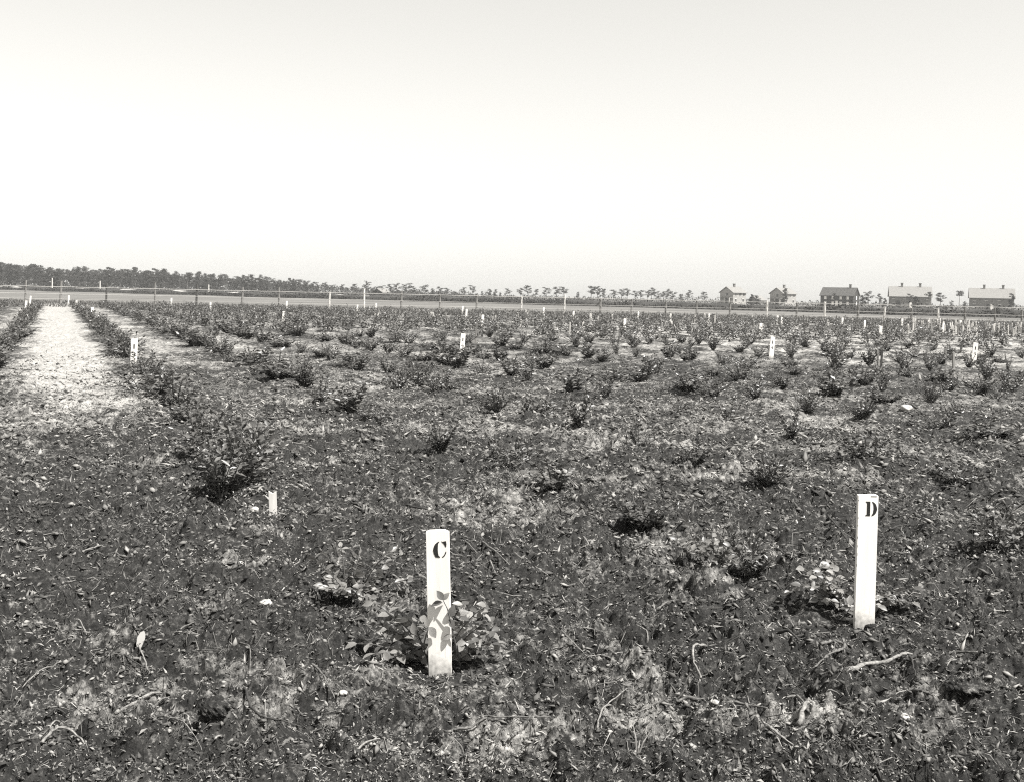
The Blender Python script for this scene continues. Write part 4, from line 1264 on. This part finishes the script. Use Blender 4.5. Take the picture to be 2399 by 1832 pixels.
# upright bark chip, grass blades
gx, gy = G(40 + 785 / 2.75, 1350 + 530 / 2.75)
bm = bmesh.new()
poly_solid(bm, [(-.004, -.01), (.008, .0), (.016, .035), (.014, .055), (.006, .068), (-.008, .06), (-.016, .04), (-.014, .012)], -.003, .003)
bmesh.ops.translate(bm, verts=bm.verts[:], vec=(0, 0, 0))
o = link('bark_chip', bm_mesh(bm, 'bark_chip', M['straw']), None, None, (gx, gy, Hs(gx, gy)))
o.rotation_euler = (R(-25), R(10), R(15))
tag(o, 'pale upright bark chip standing alone in the left foreground', 'bark chip')
def grass_blades(u, v, tips, label):
    x, y = G(u, v)
    root = empty('grass_tuft', (x, y, Hs(x, y)))
    tag(root, label, 'grass')
    for (tx, h) in tips:
        bm = bmesh.new()
        tube(bm, [(0, 0, -.01), (tx * .4, -.004, h * .55), (tx, .004, h)], [.0035, .0028, .0008], 3)
        link('blade', bm_mesh(bm, 'blade', M['straw']), None, root)
grass_blades(1493, 1783, [(-.018, .11), (.045, .085), (.008, .05)], 'pale grass blades sprouting in the bottom middle')
grass_blades(624, 1697, [(-.006, .10)], 'single pale grass stem left of stake C in the foreground')
grass_blades(1260, 1700, [(.01, .05), (-.02, .04)], 'small tuft of grass below stake C')

def stone(u, v, r, m, label, flat=.6, name='stone', cat='stone'):
    x, y = G(u, v)
    rd = random.Random(int(u * 3 + v))
    bm = bmesh.new()
    bmesh.ops.create_icosphere(bm, subdivisions=5 if m == 'slab' else 3, radius=r)
    s1 = rd.randint(0, 99)
    for vt in bm.verts:
        c = vt.co / r
        k = 1 + .22 * float(vnoise(c.x * 1.7 + 5, c.y * 1.7 + c.z * 1.3, s1)) + .10 * float(vnoise(c.x * 4 + c.z * 2, c.y * 4 - c.z, s1 + 1))
        if m == 'slab':
            k += .16 * (abs(float(vnoise(c.x * 5 + c.z * 3, c.y * 5 - c.z * 2, s1 + 2))) - .3) + .10 * float(vnoise(c.x * 13 + c.z * 5, c.y * 13 - c.z * 7, s1 + 3)) + .05 * float(vnoise(c.x * 29 + c.z * 11, c.y * 29 - c.z * 17, s1 + 4))
        vt.co = vt.co * k
        vt.co.z *= flat
    o = link(name, bm_mesh(bm, name, M[m], True), None, None, (x, y, Hs(x, y) + r * flat * (.35 if flat > .35 else -.1)))
    o.rotation_euler = (0, 0, rd.uniform(0, 6))
    tag(o, label, cat)
stone(2122, 966, .085, 'stone', 'bright pale stone on the soil near the right side', .55)
stone(1685, 1068, .02, 'stone', 'small white leaf beside the compact dark bush, shaped as a pebble', .6)  # white leaf, modelled as a small stone
stone(622, 1437, .028, 'stone', 'small white chip on dark soil left of stake C', .5)
stone(1676, 1658, .014, 'stone', 'tiny white pebble in the right foreground', .6)
stone(805, 1652, .016, 'stone', 'tiny white pebble below left of stake C', .6)
stone(596, 1208, .03, 'stone', 'white lump at the foot of the short broken peg', .7)
stone(2118, 1748, .018, 'stone', 'tiny white pebble at the lower right', .6)
stone(700, 1528, .06, 'slab', 'large dark peat clod left of stake C', .7, 'clod', 'clod')
stone(502, 1718, .048, 'slab', 'round dark peat clod near the bottom left', .7, 'clod', 'clod')
stone(2262, 1658, .075, 'slab', 'flat grey slab of peat at the lower right', .3, 'clod', 'clod')
stone(2322, 1697, .065, 'slab', 'smaller flat grey slab of peat at the right edge', .3, 'clod', 'clod')
stone(1985, 1676, .085, 'slab', 'smooth low clod below the bleached branch', .25, 'clod', 'clod')
stone(2040, 1486, .028, 'slab', 'mossy clod banked against the foot of stake D', .9, 'clod', 'clod')

# ------------------------------------------------------------------ loose crumbs, fibres and leaf litter (uncountable)
def scatter(n, dmax, near=0.55):
    dm = 2.9
    k = rng.random(n) < near
    d = np.where(k, 1 / (1 / dmax + (1 / dm - 1 / dmax) * rng.random(n)), dm * (dmax / dm) ** rng.random(n))
    a = np.radians(rng.uniform(-31, 31, n))
    return d * np.sin(a), d * np.cos(a), d
def litter():
    # fibres and flakes: thin bent strips
    n = 120000
    x, y, d = scatter(n, 30)
    keep = vnoise(x / .4, y / .4, 71) + rng.uniform(-.8, .9, n) > -.35
    x, y, d = x[keep], y[keep], d[keep]; n = len(x)
    z = H(x, y) + .001
    th = rng.uniform(0, 6.28, n)
    dirs = np.column_stack([np.cos(th), np.sin(th), rng.normal(.25, .45, n)])
    k = np.clip(d / 5, .8, 2.8)
    L = rng.uniform(.006, .019, n) * k * (1 + 1.8 * (rng.random(n) < .12)); W = rng.uniform(.002, .007, n) * k
    V, F = leaf_arrays(np.column_stack([x, y, z]), dirs, np.column_stack([rng.normal(0, .6, n), rng.normal(0, .6, n), np.ones(n)]), L, W, .4)
    sm = np.clip(sand_mask(x, y), 0, 1)
    pale = rng.random(n) < .56 + .15 * sm
    patch = np.exp(.75 * vnoise(x / .16, y / .16, 75) + .6 * vnoise(x / .6, y / .5, 76))
    tone = np.where(pale, np.minimum(np.exp(rng.normal(math.log(.185), .4, n)) * patch, .33), np.exp(rng.normal(math.log(.012), .4, n)))
    me = np_mesh('peat_fibres', V, F); attr(me, 'tone', np.repeat(np.clip(tone, .005, .45), 5))
    tag(link('peat_fibres', me, M['litter']), 'shredded peat fibres and bark bits covering the soil', kind='stuff')
    # chips: bigger flakes of bark and dead leaves
    n = 5000
    x, y, d = scatter(n, 16)
    th = rng.uniform(0, 6.28, n)
    L = rng.uniform(.015, .036, n); W = L * rng.uniform(.2, .55, n)
    V, F = leaf_arrays(np.column_stack([x, y, H(x, y) + .003]), np.column_stack([np.cos(th), np.sin(th), rng.normal(.15, .25, n)]), np.column_stack([rng.normal(0, .4, n), rng.normal(0, .4, n), np.ones(n)]), L, W, .3)
    tone = np.where(rng.random(n) < .25, np.exp(rng.normal(math.log(.10), .4, n)), np.exp(rng.normal(math.log(.028), .4, n)))
    me = np_mesh('bark_litter', V, F); attr(me, 'tone', np.repeat(np.clip(tone, .01, .4), 5))
    tag(link('bark_litter', me, M['litter']), 'larger flakes of bark and dead leaves on the soil', kind='stuff')
    # twigs and rootlets: thin bent three-sided rods
    n = 10000
    x, y, d = scatter(n, 15)
    th = rng.uniform(0, 6.28, n)
    L = np.exp(rng.normal(math.log(.055), .5, n)) * np.clip(d / 5, .8, 1.8); rad = rng.uniform(.0009, .0026, n) * np.clip(d / 4.5, .8, 2.0)
    ben = rng.normal(0, .25, n)
    P0 = []
    for q, f in enumerate((-.5, 0, .5)):
        px = x + np.cos(th) * L * f - np.sin(th) * L * ben * (q == 1); py = y + np.sin(th) * L * f + np.cos(th) * L * ben * (q == 1)
        P0.append(np.column_stack([px, py, H(px, py) + rad + np.abs(rng.normal(0, .006, n))]))
    rings = []
    for q in range(3):
        rr = rad * (1, .85, .5)[q]
        for k3 in range(3):
            a3 = 2.094 * k3
            rings.append(P0[q] + np.column_stack([-np.sin(th) * rr * math.cos(a3), np.cos(th) * rr * math.cos(a3), rr * math.sin(a3)]))
    V = np.stack(rings, 1).reshape(-1, 3)
    f = np.array([(3 * q + k3, 3 * q + (k3 + 1) % 3, 3 * q + 3 + (k3 + 1) % 3, 3 * q + 3 + k3) for q in range(2) for k3 in range(3)])
    F = (f[None] + (np.arange(n) * 9)[:, None, None]).reshape(-1, 4)
    tone = np.where(rng.random(n) < .42, np.exp(rng.normal(math.log(.13), .4, n)), np.exp(rng.normal(math.log(.018), .4, n)))
    me = np_mesh('twig_litter', V, F); attr(me, 'tone', np.repeat(np.clip(tone, .01, .4), 9))
    tag(link('twig_litter', me, M['litter']), 'fine twigs and rootlets strewn over the soil', kind='stuff')
    # low weeds between the bushes
    n = 70000
    d = 7 * (75 / 7) ** rng.random(n); a = np.radians(rng.uniform(-30, 30, n))
    x, y = d * np.sin(a), d * np.cos(a)
    dens = vnoise(x / .8, y / .8, 81) + .6 * vnoise(x / .25, y / .25, 82) - 1.3 * np.clip(sand_mask(x, y), 0, 1)
    kp = dens + rng.uniform(-.4, .4, n) > .12
    x, y, d = x[kp], y[kp], d[kp]; n = len(x)
    L = rng.uniform(.015, .034, n) * np.clip(d / 12, .8, 2.2)
    V, F = leaf_arrays(np.column_stack([x, y, H(x, y) + rng.random(n) * .05]), rand_dirs(n) + np.array((0, 0, .5)), rand_dirs(n) * .6 + np.array((0, 0, 1)), L, L * .55)
    t = rng.uniform(.5, 1.4, n)
    me = np_mesh('low_weeds', V, F); attr(me, 'tone', np.repeat(np.where(rng.random(n) < .15, t * 2.2, t), 5))  # brighter leaves carry painted gloss flecks in their tone
    tag(link('low_weeds', me, M['leaf']), 'low weeds scattered between the blueberry rows', kind='stuff')
    # crumbs: squashed octahedra
    n = 125000
    x, y, d = scatter(n, 26)
    keep = vnoise(x / .3, y / .3, 77) + rng.uniform(-.9, .9, n) > -.55
    x, y, d = x[keep], y[keep], d[keep]; n = len(x)
    s = np.minimum(np.exp(rng.normal(math.log(.0056), .5, n)), .013) * np.clip(d / 4.8, .7, 2.6)
    z = H(x, y) + s * .45
    base = np.array([(1, 0, 0), (0, 1, 0), (-1, 0, 0), (0, -1, 0), (0, 0, .8), (0, 0, -.8)])
    th = rng.uniform(0, 6.28, n); c, sn = np.cos(th), np.sin(th)
    V = base[None] * (1 + .5 * rng.standard_normal((n, 6, 1))) * s[:, None, None] * np.stack([rng.uniform(.9, 2.3, n), rng.uniform(.45, 1.0, n), rng.uniform(.3, .85, n)], -1)[:, None, :]
    tl = rng.normal(0, .5, n)[:, None]                      # shards lie tilted
    V = np.stack([V[..., 0] * np.cos(tl) - V[..., 2] * np.sin(tl), V[..., 1], V[..., 0] * np.sin(tl) + V[..., 2] * np.cos(tl)], -1)
    V = np.stack([V[..., 0] * c[:, None] - V[..., 1] * sn[:, None], V[..., 0] * sn[:, None] + V[..., 1] * c[:, None], V[..., 2]], -1) + np.column_stack([x, y, z])[:, None]
    f = np.array([(0, 1, 4), (1, 2, 4), (2, 3, 4), (3, 0, 4), (1, 0, 5), (2, 1, 5), (3, 2, 5), (0, 3, 5)])
    F = (f[None] + (np.arange(n) * 6)[:, None, None]).reshape(-1, 3)
    sm = np.clip(sand_mask(x, y), 0, 1)
    tone = np.clip(np.exp(rng.normal(math.log(.088), .6, n) + .45 * vnoise(x / .5, y / .4, 78)) * (1 + .9 * sm), .008, .25)
    me = np_mesh('soil_crumbs', V.reshape(-1, 3), F); attr(me, 'tone', np.repeat(tone, 6))
    tag(link('soil_crumbs', me, M['litter']), 'loose crumbs of dark peat strewn over the soil', kind='stuff')
litter()

# ------------------------------------------------------------------ summer haze over the far fields
def haze():
    bm = bmesh.new()
    box(bm, -900, 900, -60, 900, -1.5, 16)
    m = bpy.data.materials.new('haze'); m.use_nodes = True
    n = m.node_tree.nodes; n.clear()
    v = n.new('ShaderNodeVolumePrincipled'); v.inputs['Color'].default_value = (.98, .98, .97, 1)
    v.inputs['Density'].default_value = HAZE; v.inputs['Anisotropy'].default_value = .2
    o = n.new('ShaderNodeOutputMaterial'); m.node_tree.links.new(v.outputs[0], o.inputs['Volume'])
    tag(link('haze', bm_mesh(bm, 'haze'), m), 'pale summer haze over the far fields', kind='stuff')
HAZE = 0.00025
haze()
